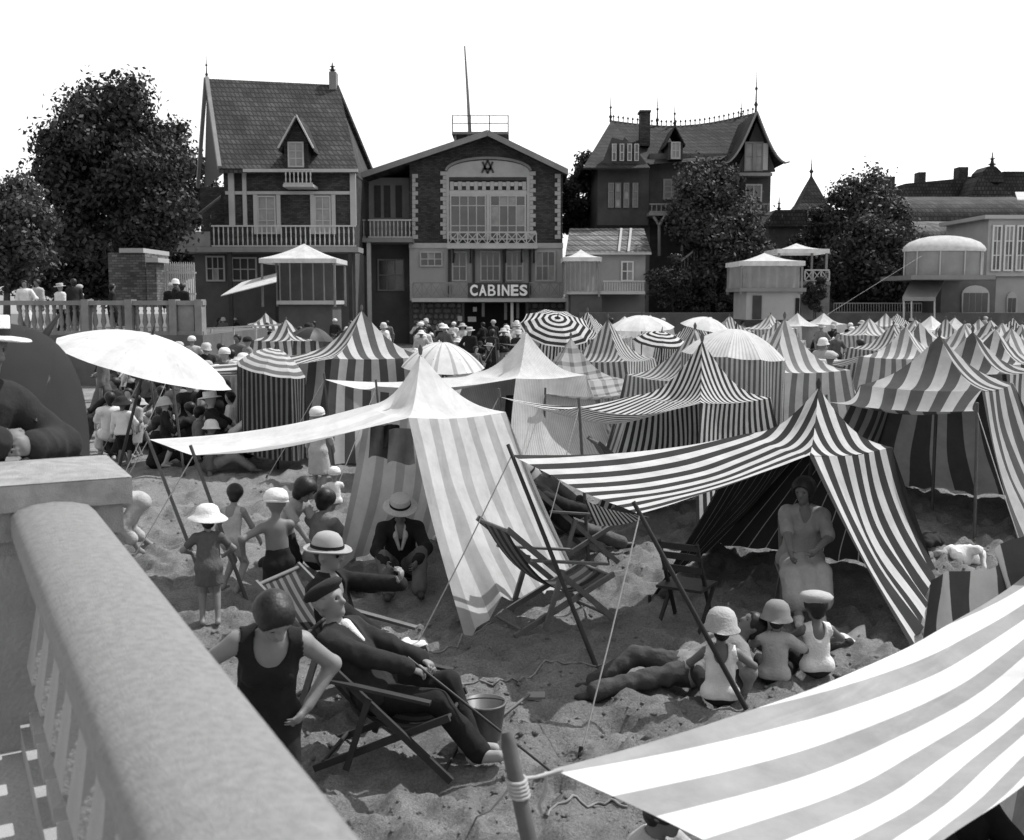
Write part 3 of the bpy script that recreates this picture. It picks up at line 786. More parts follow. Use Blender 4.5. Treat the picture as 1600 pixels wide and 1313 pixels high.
# ------------------------------------------------------------------ chalet with flared roofs
Yv = 66.0
cv = thing('chalet_villa', 'ornate chalet with flared slate roofs, iron ridge cresting and tall finials', 'house', Vector((at(1080, 480, Yv).x, Yv, 0.5)))
WALLV = gray('chalet_timber', 0.055, 0.85, 0.35, 1.2, 0.4, 6)
fbox('wall', cv, 934, 255, 1014, 352, Yv - 1.0, 9, WALLV); fbox('wall', cv, 1014.4, 240, 1160, 352, Yv + 0.5, 7, gray('chalet_shingle', 0.11, 0.9, 0.35, 1.6, 0.4, 6)); fbox('wall', cv, 1158, 262, 1204, 332, Yv - 1.3, 8, WALLV)
fbox('wall', cv, 1014.5, 352.3, 1180, 500, Yv + 0.6, 7, DARKW)
def curve_roof(name, e0, e1, r0, r1, flare=0.9, n=8, mat=ROOF2):
    """eave e0-e1 up to ridge r0-r1, concave with a kick at the eave"""
    m = M()
    def fn(u, v):
        p = e0.lerp(e1, u).lerp(r0.lerp(r1, u), v)
        return p - Vector((0, 0, flare * math.sin(math.pi * v ** 0.8) * 0.8)) - Vector((0, 0, 0.55 * math.sin(math.pi * u) * v))
    m.grid(fn, 10, n); return m.build(name, mat, cv)
ra, rb = at(955, 188, Yv + 4), at(1180, 176, Yv + 4)
curve_roof('roof', at(938, 262, Yv - 2.0), at(1120, 250, Yv - 0.8), ra, rb, 0.7)
curve_roof('roof', Vector((rb.x, Yv + 10, at(0, 255, Yv).z)), Vector((ra.x - 1, Yv + 10, at(0, 262, Yv).z)), rb, ra, 0.7)
curve_roof('roof', Vector((at(911, 262, Yv).x, Yv + 9, at(911, 262, Yv).z)), at(911, 262, Yv - 2.2), ra + Vector((0, .1, 0)), ra + Vector((0, -.1, 0)), 0.5)
poly('roof', cv, [at(911, 262, Yv - 2.2), at(1016, 262, Yv - 2.0), at(955, 189, Yv + 3.8)], ROOF2, 0.1)
# right gable
ga = at(1182, 174, Yv - 1.8)
for px, nm in ((1128, -1), (1233, 1)):
    e = at(px, 252, Yv - 2.0); bk = Vector((0, 9, 0)); m = M()
    def fn(u, v, e=e): return e.lerp(ga, v) - Vector((0, 0, 0.75 * math.sin(math.pi * v ** 0.8))) + bk * u
    m.grid(fn, 4, 8); m.build('gable_roof', ROOF2, cv)
    m = M(); pts = [fn(0, i / 8) + Vector((0, -.08, -.05)) for i in range(9)]
    for i in range(8): m.bar(pts[i], pts[i + 1], 0.08, 0.3, up=(0, 1, 0))
    m.build('bargeboard', GREYW, cv)
gpoly('gable_wall', cv, [(1150, 268), (1212, 268), (1200, 235), (1182, 190), (1165, 235)], Yv - 1.25, 0.4, WALLV)
window(cv, 1163, 222, 1192, 268, Yv - 1.3, 2, 2, GREYW, CURT)
fbox('shutter', cv, 1176, 224, 1182, 266, Yv - 1.45, 0.04, GREYW); fbox('shutter', cv, 1192.5, 224, 1200, 266, Yv - 1.45, 0.04, PALE2)
fbox('balcony_floor', cv, 1155, 270, 1207, 275, Yv - 2.2, 0.9, GREYW); window(cv, 1164, 288, 1190, 330, Yv - 1.34, 2, 2, PALE2, GLASS)
fbox('balcony_floor', cv, 1152, 332, 1204, 336, Yv - 2.4, 1.1, GREYW); railing(cv, 1153, 1203, 318, 331.7, Yv - 2.35, 8, GREYW)
fbox('chimney', cv, 1001, 172, 1016, 228, Yv + 1.5, 1.0, tiles('chimney_brick', 0.05, 0.24, 0.09)); fbox('chimney_cap', cv, 999.5, 172, 1017.5, 175, Yv + 1.4, 1.2, DARKW)
for (px, a, b) in ((954, 150, 190), (1027, 150, 196), (1054, 160, 200), (1181, 108, 176), (1158, 160, 182)): finial(cv, px, a, b, Yv + (4 if px != 1181 else -1.5), 0.05)
for i in range(30):                              # iron ridge cresting
    u = (i + 0.5) / 30; p = ra.lerp(rb, u) - Vector((0, 0, 0.55 * math.sin(math.pi * u)))
    M().lathe([(0.03, 0), (0.03, 0.18), (0.08, 0.24), (0.01, 0.36)], c=p, n=4, smooth=False).build('cresting', IRON, cv)
# small dormer
da, db, dc = at(1055, 196, Yv - 0.6), at(1040, 226, Yv - 0.6), at(1071, 226, Yv - 0.6); back = Vector((0, 3, 0))
poly('dormer_roof', cv, [db, da, da + back, db + back], ROOF2, 0.1); poly('dormer_roof', cv, [da + Vector((.01, 0, 0)), dc, dc + back, da + back + Vector((.01, 0, 0))], ROOF2, 0.1)
fbox('dormer_wall', cv, 1044, 222, 1067, 250, Yv - 0.3, 2.5, WALLV); window(cv, 1048, 222, 1063, 249, Yv - 0.32, 2, 2, PALE2, CURT)
for px in (950, 961, 974, 988): window(cv, px, 286, px + 9, 325, Yv - 1.02, 1, 3, GREYW, GLASS, 0.06)
for px in (956, 968, 980, 991): window(cv, px, 225, px + 7, 252, Yv - 1.7, 1, 2, PALE2, GLASS, 0.05)
gpoly('gable_wall', cv, [(940, 258), (1012, 258), (985, 222), (956, 215)], Yv - 1.6, 0.3, WALLV)
window(cv, 1036, 280, 1062, 312, Yv + 0.45, 2, 3, PALE2, CURT)
fbox('balcony_floor', cv, 1014, 332, 1075, 337, Yv - 2.2, 2.6, GREYW); railing(cv, 1015, 1074, 318, 331.7, Yv - 2.15, 8, GREYW)
for px in (1030, 1066):
    M().tube([at(px, 400, Yv - 2), at(px, 352, Yv - 2), at(px - 9, 338, Yv - 2)], 0.10, 6).build('bracket', GREYW, cv)
    M().tube([at(px, 352, Yv - 2.2), at(px + 9, 338, Yv - 2.2)], 0.09, 6).build('bracket', GREYW, cv)
# outside stair
for i in range(14):
    px = 1042 + i * 5.0; py = 448 - i * 4.0; fbox('stair_tread', cv, px, py, px + 6, py + 1.6, Yv - 3.6, 1.2, GREYW)
for i in range(14):
    px = 1044 + i * 5.0; py = 448 - i * 4.0; fbox('baluster', cv, px, py - 22, px + 1.6, py - 0.2, Yv - 3.7, 0.06, GREYW)
M().bar(at(1040, 427, Yv - 3.68), at(1112, 370, Yv - 3.68), 0.10).build('handrail', PALE2, cv)
# low tiled shed
sh = thing('tiled_shed', 'low shed with light tiled roof between bathing house and chalet', 'shed', Vector((at(950, 480, 60).x, 60, 0.3)))
fbox('wall', sh, 888, 395, 1008, 500, 61, 4, PALE)
e0, e1, r0_, r1_ = at(884, 394, 60.4), at(1018, 394, 60.4), at(890, 357, 63), at(1006, 357, 63)
poly('roof', sh, [e0, e1, r1_, r0_], tiles('shed_tile', 0.15, 0.28, 0.3, 0.3, mortar=0.35), 0.15)
for px in (970, 985): M().bar(at(px - 3, 394, 60.3), at(px + 1, 358, 62.8), 0.12).build('roof_rib', PALE2, sh)
fbox('gutter', sh, 884, 394.5, 1018, 398, 60.3, 0.15, PALE2); window(sh, 970, 408, 990, 440, 60.95, 2, 2, WHITE)

# ------------------------------------------------------------------ houses at the right
Yr = 74
tv = thing('turret_house', 'small house with pointed turret roof behind the kiosks', 'house', Vector((at(1280, 480, Yr).x, Yr, 0.5)))
fbox('wall', tv, 1200, 352, 1335, 500, Yr, 6, WALLV); gpoly('roof', tv, [(1190, 354), (1345, 354), (1325, 328), (1212, 328)], Yr - 0.5, 6, ROOF2)
tw = [at(1252, 328, Yr - 1), at(1312, 328, Yr - 1)]; w = tw[1].x - tw[0].x; c = Vector(((tw[0].x + tw[1].x) / 2, Yr + 1.5, tw[0].z)); hh = at(1281, 270, Yr).z - c.z
M().lathe([(w * 0.72, 0), (w * 0.5, hh * 0.22), (w * 0.3, hh * 0.55), (0.02, hh)], c=c, n=4, mat=Matrix.Rotation(R(45), 3, 'Z'), smooth=False).build('turret_roof', ROOF2, tv)
fz_ = c + Vector((0, 0, hh)); M().lathe([(0.1, -0.25), (0.06, 0.1), (0.16, 0.25), (0.05, 0.4), (0.02, 1.1)], c=fz_, n=6).build('finial', IRON, tv); finial(tv, 1217, 308, 330, Yr, 0.08)
fbox('turret_wall', tv, 1262, 328.3, 1300, 345, Yr - 0.6, 3, PALE)
Yg = 80
gv = thing('grand_hotel', 'long hotel with many chimneys, mansard roofs, cupola and glazed bay', 'building', Vector((at(1520, 480, Yg).x, Yg, 0.5)))
gpoly('roof', gv, [(1408, 312), (1620, 312), (1620, 276), (1512, 276), (1500, 279), (1415, 287)], Yg + 4, 8, ROOF2)
gpoly('roof_hip', gv, [(1516, 308), (1590, 308), (1530, 276)], Yg + 1.5, 2.4, ROOF)
for (a, b, c_) in ((1388, 1398, 276), (1435, 1446, 269), (1497, 1512, 261)): fbox('chimney', gv, a, c_, b, 320, Yg + 5, 1.0, BRICK)
gpoly('cupola', gv, [(1530, 285), (1570, 285), (1564, 268), (1556, 260), (1544, 260), (1536, 268)], Yg + 3, 2, ROOF2); finial(gv, 1550, 238, 261, Yg + 4, 0.15)
fbox('roof', gv, 1568, 268, 1700, 290, Yg + 6, 5, ROOF2)
MANS = tiles('mansard_slate', 0.10, 0.3, 0.3, 0.3)
def mansard(px0, px1, py0, py1, Y, dep, mat):
    x0, z0, x1, z1 = xz(px0, py0, px1, py1, Y); m = M(); k = 8
    prof = [(dep * (1 - math.cos(R(80) * i / k)) * 0.7, z0 + (z1 - z0) * math.sin(R(80) * i / k) / math.sin(R(80))) for i in range(k + 1)]
    ins = (x1 - x0) * 0.05
    m.grid(lambda u, v: Vector((x0 + (x1 - x0) * u + (ins * v if u < 0.5 else 0) , Y + prof[int(round(v * k))][0], prof[int(round(v * k))][1])), 8, k)
    m.build('mansard', mat, gv)
mansard(1418, 1606, 303, 346, Yg - 1, 4, tiles('mansard_dark', 0.055, 0.3, 0.3, 0.3)); mansard(1412, 1620, 342, 372, Yg - 3, 4, MANS)
fbox('wall', gv, 1412, 312.4, 1720, 346, Yg + 3.0, 9, PALE); fbox('wall', gv, 1414, 372.3, 1720, 500, Yg - 2.9, 9, WALLV)
fbox('bay_wall', gv, 1543, 342, 1720, 432, Yg - 18, 6, PALE2)
for px in (1549, 1568, 1587): window(gv, px, 352, px + 15, 424, Yg - 18.05, 2, 3, WHITE, GLASS)
fbox('bay_cornice', gv, 1539, 336, 1720, 342, Yg - 18.4, 6.6, PALE2)
poly('bay_canopy', gv, [at(1590, 312, Yg - 19), at(1720, 312, Yg - 19), at(1720, 300, Yg - 14), at(1586, 300, Yg - 14)], CANV, 0.05)
fbox('lower_wall', gv, 1555, 432.4, 1720, 510, Yg - 17.8, 6, PALE); fbox('arcade_wall', gv, 1470, 438, 1554.5, 510, Yg - 21.8, 8, gray('arcade_stone', 0.11, 0.9, 0.3, 1.0))
for (a, b, y) in ((1503, 1546, 452), (1573, 1590, 462)):
    YY = Yg - 21.9 if a < 1550 else Yg - 17.9
    pts = [(a, 492), (b, 492)] + [((a + b) / 2 + (b - a) / 2 * math.cos(math.pi * i / 8), y + 8 - 14 * math.sin(math.pi * i / 8)) for i in range(9)]
    gpoly('arch_window', gv, list(reversed(pts)), YY, 0.08, PALE2)
    n = 4 if a < 1550 else 2
    for i in range(n):
        w_ = (b - a - 4) / n; fbox('pane', gv, a + 2 + w_ * i + 0.6, 458 if a < 1550 else 466, a + 2 + w_ * (i + 1) - 0.6, 488, YY - 0.03, 0.025, GLASS)
aw = thing('shop_awning', 'pale grey sloping awning on thin posts beside the arcade', 'awning', Vector((at(1440, 490, 55).x, 55, 0.4)))
poly('canvas', aw, [at(1410, 464, 54.5), at(1462, 464, 54.5), at(1477, 437, 57), at(1424, 437, 57)], CANVG, 0.03)
M().grid(lambda u, v: at(1410 + 52 * u, 464.5 + 6 * v, 54.48), 8, 1).build('valance', CANVG, aw)
for px in (1412, 1424, 1460): M().bar(at(px, 466, 54.6), at(px, 500, 54.6), 0.07).build('post', PALE2, aw)
# telephone wire
M().tube([at(1275, 503, 45), at(1340, 462, 47), at(1440, 400, 50)], 0.006, 4).build('guy_wire', gray('wire', 0.4), None)
tag(bpy.data.objects['guy_wire'], 'thin wire rising from the tents towards the round pavilion', 'wire')

# ------------------------------------------------------------------ far terrace with stone balusters at the left
Yt = 34.0
tb = thing('terrace_balustrade', 'weathered stone balustrade with square piers along the raised terrace', 'balustrade', Vector((at(170, 520, Yt).x, Yt, 1.9)))
x0, z0, x1, z1 = xz(-60, 470, 316, 524, Yt)
M().box(x0, Yt, -0.3, x1, Yt + 9, z0).build('retaining_wall', gray('terrace_stone', 0.10, 0.9, 0.3, 1.0, 0.5, 10), tb)
M().box(x0, Yt + 0.1, z1 - 0.14, x1, Yt + 0.5, z1).build('coping', gray('old_stone', 0.20, 0.9, 0.3, 2.0, 0.4, 20), tb)
M().box(x0, Yt + 0.12, z0, x1, Yt + 0.48, z0 + 0.12).build('plinth', gray('old_stone', 0.20), tb)
hb = z1 - z0 - 0.26
bm_ = M().lathe([(0.07, 0), (0.07, 0.08), (0.045, 0.12), (0.095, hb * 0.35), (0.05, hb * 0.7), (0.075, hb * 0.78), (0.05, hb * 0.85), (0.075, hb)], n=8).mesh('baluster', gray('old_stone', 0.20))
for (a, b) in ((32, 128), (136, 188), (215, 263), (276, 300)):
    n = int((b - a) / 10.5)
    for i in range(n + 1):
        o = link('baluster', bm_, None, tb); p = at(a + (b - a) * i / max(n, 1), 500, Yt + 0.3); o.location = Vector((p.x, Yt + 0.3, z0 + 0.12)) - WOFF[tb.name]
for px in (132, 200, 269, 309): fbox('pier', tb, px - 5, 468, px + 6, 524, Yt + 0.05, 0.5, gray('old_stone', 0.20))
fbox('pier', tb, 278, 476, 303, 520, Yt + 0.18, 0.2, gray('old_stone', 0.20))
# gate piers and picket fence beyond
gp_ = thing('brick_gate_lodge', 'ruined brick lodge with pale broken coping beyond the terrace', 'lodge', Vector((at(205, 470, 44).x, 44, 2)))
fbox('wall', gp_, 170, 395, 228, 480, 44, 3, tiles('lodge_brick', 0.11, 0.24, 0.1)); fbox('pier', gp_, 229, 410, 245, 480, 43.6, 1, tiles('lodge_brick', 0.11)); fbox('coping', gp_, 186, 388, 224, 395, 43.8, 3.3, PALE); fbox('cap', gp_, 227, 403, 247, 410, 43.4, 1.4, PALE)
pf = thing('picket_fence', 'pale picket fence beside the brick lodge on the terrace', 'fence', Vector((at(275, 470, 45).x, 45, 2)))
for i in range(18):
    px = 246 + 60 * i / 18; x0, z0_, x1, z1_ = xz(px, 414, px + 2.3, 480, 45)
    M().add([(x0, 45, z0_), (x1, 45, z0_), (x1, 45, z1_), ((x0 + x1) / 2, 45, z1_ + .12), (x0, 45, z1_), (x0, 45.03, z0_), (x1, 45.03, z0_), (x1, 45.03, z1_), ((x0 + x1) / 2, 45.03, z1_ + .12), (x0, 45.03, z1_)],
            [(0, 1, 2, 3, 4), (9, 8, 7, 6, 5), (0, 5, 6, 1), (1, 6, 7, 2), (2, 7, 8, 3), (3, 8, 9, 4), (4, 9, 5, 0)]).build('picket', PALE2, pf)
for py in (425, 458): fbox('rail', pf, 246, py, 306, py + 3, 45.05, 0.06, PALE2)
# low rail below brick villa
lr = thing('terrace_railing', 'thin white handrail on posts below the brick villa', 'railing', at(370, 530, 36))
M().bar(at(312, 514, 36), at(452, 507, 37), 0.05).build('rail', PALE2, lr)
for px in (330, 365, 400, 440): M().bar(at(px, 513.5 - (px - 312) * .05, 36.4), at(px, 560, 36.4), 0.05).build('post', PALE2, lr)

# ------------------------------------------------------------------ trees
def tree(name, label, cx, Y, ztop, zbot, rx, ry, nleaf, leaf, v, seed, trunk_px=None, clumps=26, cat='tree', group=None, trunk_r=0.25, trunks=1, zg=0.3, shape=1.0):
    rnd = np.random.RandomState(seed); nleaf = int(nleaf * 1.9); leaf *= 0.72
    t = thing(name, label, cat, Vector((cx, Y, zg)), group)
    cz = (ztop + zbot) / 2; rz = (ztop - zbot) / 2
    # clumps placed through the crown volume
    c = rnd.normal(size=(clumps, 3)); c /= np.linalg.norm(c, axis=1)[:, None]
    rad = rnd.uniform(0.2, 1.0, clumps)[:, None] ** 0.5 * 0.92
    C = c * rad
    C[:, 0] *= np.where(C[:, 2] > 0, shape, 1.0)
    C = C * np.array([rx, ry, rz]) + np.array([cx, Y, cz])
    R0 = rnd.uniform(0.22, 0.40, clumps) * min(rx, rz)
    k = rnd.randint(0, clumps, nleaf)
    d = rnd.normal(size=(nleaf, 3)); d /= np.linalg.norm(d, axis=1)[:, None]
    r = np.abs(rnd.normal(0.75, 0.33, nleaf))
    P = C[k] + d * (R0[k] * r)[:, None] * np.array([1, 1, 0.85])
    n = d + rnd.normal(size=(nleaf, 3)) * 0.7; n /= np.linalg.norm(n, axis=1)[:, None]
    a = np.cross(n, rnd.normal(size=(nleaf, 3))); a /= np.linalg.norm(a, axis=1)[:, None]; b = np.cross(n, a)
    s = leaf * rnd.uniform(0.6, 1.4, nleaf)[:, None]
    V = np.stack([P - a * s, P + b * s * 0.55, P + a * s, P - b * s * 0.55], 1).reshape(-1, 3) - np.array([cx, Y, zg])
    me = bpy.data.meshes.new('crown'); me.vertices.add(4 * nleaf); me.vertices.foreach_set('co', V.ravel())
    me.loops.add(4 * nleaf); me.loops.foreach_set('vertex_index', np.arange(4 * nleaf)); me.polygons.add(nleaf); me.polygons.foreach_set('loop_start', np.arange(nleaf) * 4)
    me.update(); me.validate()
    link('crown', me, leafmat('foliage_%d' % int(v * 1000), v), t)
    BARK = gray('bark', 0.06, 0.9, 0.3, 4, 0.6, 20)
    for q in range(trunks):
        x0 = cx + (q - (trunks - 1) / 2) * 0.7
        m = M(); m.tube([(x0, Y, zg - 0.2), (x0 + 0.1, Y, zg + (cz - zg) * 0.5), (cx - 0.1, Y + 0.1, cz + rz * 0.2)], [trunk_r, trunk_r * 0.75, trunk_r * 0.3], 9)
        tr = m.build('trunk', BARK, t)
        m = M()
        for j in range(5):
            e = C[rnd.randint(clumps)]; z1 = zg + (cz - zg) * rnd.uniform(0.5, 1.0)
            m.tube([(x0, Y, z1), ((x0 + e[0]) / 2, (Y + e[1]) / 2, (z1 + e[2]) / 2 + .2), tuple(e)], [trunk_r * .4, trunk_r * .25, trunk_r * .08], 6)
        m.build('limb', BARK, tr)
    return t
def tpx(name, label, px0, px1, py0, py1, Y, nleaf, leaf, v, seed, **kw):
    a, b = at(px0, py0, Y), at(px1, py1, Y)
    return tree(name, label, (a.x + b.x) / 2, Y, a.z, b.z, (b.x - a.x) / 2 * 0.93, (b.x - a.x) / 2 * 0.8, nleaf, leaf, v, seed, **kw)
tpx('broadleaf_tree', 'big round dark tree towering beside the brick villa', 48, 305, 110, 455, 50, 30000, 0.17, 0.030, 1, clumps=95, trunk_r=0.35, zg=2.0, shape=0.95)
tpx('broadleaf_tree', 'drooping tree on two thin trunks beyond the terrace balustrade', -70, 105, 278, 455, 40, 13000, 0.13, 0.05, 2, clumps=50, trunk_r=0.14, trunks=2, zg=2.0)
tpx('broadleaf_tree', 'dark tree filling the gap between lodge and brick villa', 195, 352, 185, 470, 72, 16000, 0.20, 0.03, 3, clumps=60, zg=2.0)
tpx('broadleaf_tree', 'dark tree low behind the terrace fence', 40, 215, 330, 480, 52, 12000, 0.18, 0.03, 13, clumps=50, zg=2.0)
tpx('broadleaf_tree', 'open leafy tree between bathing house roof and chalet', 862, 950, 238, 380, 72, 7000, 0.17, 0.045, 4, clumps=40, zg=0.6)
tpx('broadleaf_tree', 'creeper-hung tree climbing the front of the chalet', 1030, 1190, 258, 410, 63.2, 16000, 0.16, 0.05, 5, clumps=50, zg=0.6)
tpx('broadleaf_tree', 'dark bushy tree below the chalet stair', 1060, 1215, 330, 495, 61.5, 14000, 0.17, 0.035, 6, clumps=54, zg=0.6)
tpx('broadleaf_tree', 'feathery tall tree rising between turret house and hotel', 1285, 1420, 270, 430, 66, 14000, 0.17, 0.045, 7, clumps=60, zg=0.6)
tpx('broadleaf_tree', 'dense low dark tree behind the iron railing', 1280, 1440, 340, 495, 62, 18000, 0.17, 0.03, 8, clumps=64, zg=0.6)
tpx('broadleaf_tree', 'dark shrub tree between kiosk and turret house', 1235, 1330, 320, 470, 68, 8000, 0.18, 0.035, 9, clumps=26, zg=0.6)
for i, (a, b, c_, d, lab) in enumerate(((1010, 1090, 400, 490, 'dark bush at the foot of the chalet stair'), (1060, 1160, 455, 497, 'low clipped shrub behind the sea wall'), (1256, 1290, 425, 490, 'trailing shrub hanging over the open kiosk wall'))):
    tpx('garden_shrub', lab, a, b, c_, d, 60 if i < 2 else 55.5, 5000, 0.12, 0.035, 20 + i, cat='shrub', clumps=20, trunk_r=0.06, zg=0.6)
# ================================================================== TENTS, UMBRELLAS
POLE = gray('tent_pole', 0.09, 0.7, 0.3, 6.0)
POLED = gray('dark_pole', 0.03, 0.6, 0.3, 6.0)
ROPE = gray('rope', 0.35, 0.9, 0.2, 30)
def wr(p, amp, fr=2.2):
    n = vnoise(np.array([[p.x * fr + 3, p.y * fr + 9, p.z * fr * 0.6 + 5], [p.x * fr + 33, p.y * fr + 19, p.z * fr * 0.6 + 25]]))
    return Vector(((n[0] - .5) * amp, (n[1] - .5) * amp, 0))
def build_tent(label, base, eave, apex, mat, open_side=0, awning=None, apoles=None, mats=None, sag=0.16, asag=0.16, group='striped bathing tents on the sand', res=10, ropes=True, pole_mat=None, roofmat=None, awnmat=None, uoff=0.0, finial_h=0.10, name='beach_tent', bare_pole=True, uscale=1.0, lean=None, hem=0.045):
    """base/eave: 4 corners around; side i lies between corner i and i+1; open_side has no wall and may carry an awning"""
    pm = pole_mat or POLE
    base = [Vector(p) for p in base]; eave = [Vector(p) for p in eave]; apex = Vector(apex)
    c = sum(base, Vector()) / 4
    t = thing(name, label, 'tent', Vector((c.x, c.y, gz(c.x, c.y))), group)
    for i in range(4):
        E0, E1 = eave[i], eave[(i + 1) % 4]; L = (E1 - E0).length
        H = apex.z - (E0.z + E1.z) / 2
        def roof(u, v):
            p = E0.lerp(E1, u).lerp(apex, v)
            p.z -= sag * H * 2.0 * math.sin(math.pi * v) * (0.85 + 0.3 * (1 - v) * math.sin(math.pi * u)) + 0.035 * math.sin(math.pi * u) * (1 - v)
            return p + wr(p, 0.03 * (1 - v) * math.sin(math.pi * u))
        M().grid(roof, res, res, lambda u, v: (uoff + uscale * L * (0.5 + (u - 0.5) * (1 - v)), v * H * 1.6)).build('roof_panel', (roofmat or mat), t)
        if i == open_side: continue
        B0, B1 = base[i], base[(i + 1) % 4]
        hw = E0.z - B0.z
        out = Vector(((B0 + B1) / 2 - c)); out.z = 0; out = out.normalized() if out.length > 0 else out
        ph = random.uniform(0, 6)
        def wall(u, v):
            e = E0.lerp(E1, u); e.z -= 0.035 * math.sin(math.pi * u); b = B0.lerp(B1, u)
            b = Vector((b.x, b.y, gz(b.x, b.y) + 0.01 + hem * math.sin(math.pi * u) ** 1.3))
            vv = v
            p = e.lerp(b, vv) - out * (0.10 * math.sin(math.pi * vv) * (0.4 + math.sin(math.pi * u)))
            p += out * (0.022 * math.sin(u * 23 + ph + 2 * v) * v + 0.014 * math.sin(u * 41 + 3 * ph - 3 * v) * v * v)
            return p + wr(p, 0.08 * math.sin(math.pi * min(u + .02, 1)))
        mw = (mats or {}).get(i, mat)
        M().grid(wall, res + 6, res, lambda u, v: (uoff + uscale * L * u, -v * hw)).build('wall_panel', mw, t)
    M().tube([apex + Vector((0, 0, -0.01)), apex + Vector((0, 0, finial_h * 0.5)), apex + Vector((0, 0, finial_h))], [0.018, 0.03, 0.008], 6).build('finial', pm, t)
    if bare_pole: M().tube([Vector((c.x, c.y, gz(c.x, c.y) - 0.1)), apex - Vector((0, 0, 0.03))], 0.022, 6).build('center_pole', pm, t)
    if ropes:
        for i in range(4):
            b = base[i]; M().tube([Vector((b.x, b.y, gz(b.x, b.y) - 0.08)), Vector((b.x, b.y, gz(b.x, b.y) + 0.06))], 0.018, 5).build('peg', pm, t)
    if awning:
        A0, A1 = Vector(awning[0]), Vector(awning[1]); E0, E1 = eave[open_side], eave[(open_side + 1) % 4]
        LE = (E1 - E0).length; LA = (A1 - A0).length; LL = ((A0 + A1) / 2 - (E0 + E1) / 2).length
        def awn(u, v):
            e = E0.lerp(E1, u); e.z -= 0.035 * math.sin(math.pi * u)
            a = A0.lerp(A1, u); cen = (A0 + A1) / 2; inw = ((E0 + E1) / 2 - cen).normalized()
            a = a + inw * (0.10 * LA * math.sin(math.pi * u)) - Vector((0, 0, 0.06 * LA * math.sin(math.pi * u)))
            p = e.lerp(a, v)
            mid = (e.lerp(A0, v) if u < .5 else e.lerp(A1, v))
            p.z -= asag * (math.sin(math.pi * v) * (0.55 + 0.45 * math.sin(math.pi * u)))
            # free side edges pull in
            sidev = (A1 - A0).normalized()
            p += sidev * ((0.5 - u) * 0.16 * math.sin(math.pi * v))
            return p + wr(p, 0.03)
        M().grid(awn, res + 6, res + 8, lambda u, v: (uoff + uscale * LE * (0.5 + (u - 0.5) * (1 + v * (min(LA / LE, 1.7) - 1))), -v * LL)).build('awning', awnmat or mat, t)
        if apoles:
            for A, B in zip((A0, A1), apoles):
                if B is None: continue
                B = Vector(B); d = (A - B).normalized()
                M().tube([B - d * 0.1, A + d * 0.10], [0.021, 0.017], 7).build('awning_pole', pm, t)
                # guy rope from the pole top outwards
                o = (A - (E0 + E1) / 2); o.z = 0; o = o.normalized()
                g = A + o * 0.95; g = gp(g.x, g.y)
                M().tube([A, (A + g) / 2 - Vector((0, 0, .02)), g], 0.006, 5).build('guy_rope', ROPE, t)
                M().tube([g - Vector((0, 0, .08)) + o * .03, g + Vector((0, 0, .07)) - o * .02], 0.016, 5).build('peg', pm, t)
    return t
def auto_tent(label, px, py, Y, rot, mat, ea=1.4, ba=2.1, eh=1.6, open_side=0, alen=0, adrop=0.15, **kw):
    """tent whose apex is seen at (px,py), standing Y metres away, turned by rot degrees (0: side 0 faces the camera)"""
    ap = at(px, py, Y); cx, cy = ap.x, ap.y; g = gz(cx, cy)
    a = R(rot); ux = Vector((math.cos(a), math.sin(a), 0)); uy = Vector((-math.sin(a), math.cos(a), 0))
    ring = [(-1, -1), (1, -1), (1, 1), (-1, 1)]
    hh = max(1.25, min(eh, ap.z - g - 0.35))
    eave = [Vector((cx, cy, g + hh)) + ux * (sx * ea / 2) + uy * (sy * ea / 2) for sx, sy in ring]
    base = []
    for sx, sy in ring:
        b = Vector((cx, cy, 0)) + ux * (sx * ba / 2) + uy * (sy * ba / 2); base.append(gp(b.x, b.y))
    aw = None; apo = None
    if alen:
        i, j = ring[open_side], ring[(open_side + 1) % 4]
        out = (ux * (i[0] + j[0]) + uy * (i[1] + j[1])).normalized()
        sd = (eave[(open_side + 1) % 4] - eave[open_side]).normalized()
        A0 = eave[open_side] + out * alen - Vector((0, 0, adrop)) - sd * .15; A1 = eave[(open_side + 1) % 4] + out * alen - Vector((0, 0, adrop)) + sd * .15
        b0 = A0 - out * 0.15; b1 = A1 - out * 0.15
        aw = (A0, A1); apo = (gp(b0.x, b0.y), gp(b1.x, b1.y))
    return build_tent(label, base, eave, ap, mat, open_side, aw, apo, **kw)

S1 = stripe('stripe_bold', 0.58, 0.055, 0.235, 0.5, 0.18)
S1i = stripe('stripe_pin_shaded', 0.035, 0.35, 0.115, 0.06, 0.10)  # pin-striped lining, with the shade inside the tent put into its colour
S2 = stripe('stripe_cream', 0.62, 0.42, 0.26, 0.42, 0.22)
S2w = stripe('canvas_plain_white', 0.80, 0.74, 0.5, 0.5, 0.30)
S3 = stripe('canvas_ticking', 0.62, 0.46, 0.03, 0.4, 0.05)
S4 = stripe('stripe_broad_grey', 0.55, 0.11, 0.29, 0.5, 0.18)
S5 = stripe('stripe_fine', 0.60, 0.05, 0.085, 0.5, 0.18)
S6 = stripe('stripe_medium', 0.52, 0.13, 0.12, 0.5, 0.2)
S7 = stripe('stripe_fine_soft', 0.48, 0.14, 0.075, 0.5, 0.2)
S8 = stripe('stripe_wide_soft', 0.62, 0.22, 0.22, 0.45, 0.2)
S9 = stripe('plaid', 0.46, 0.16, 0.22, 0.35, 0.2, cross=True)
S10 = stripe('stripe_big', 0.38, 0.085, 0.34, 0.5, 0.06)
S11 = stripe('stripe_awning_near', 0.80, 0.40, 0.30, 0.46, 0.22)

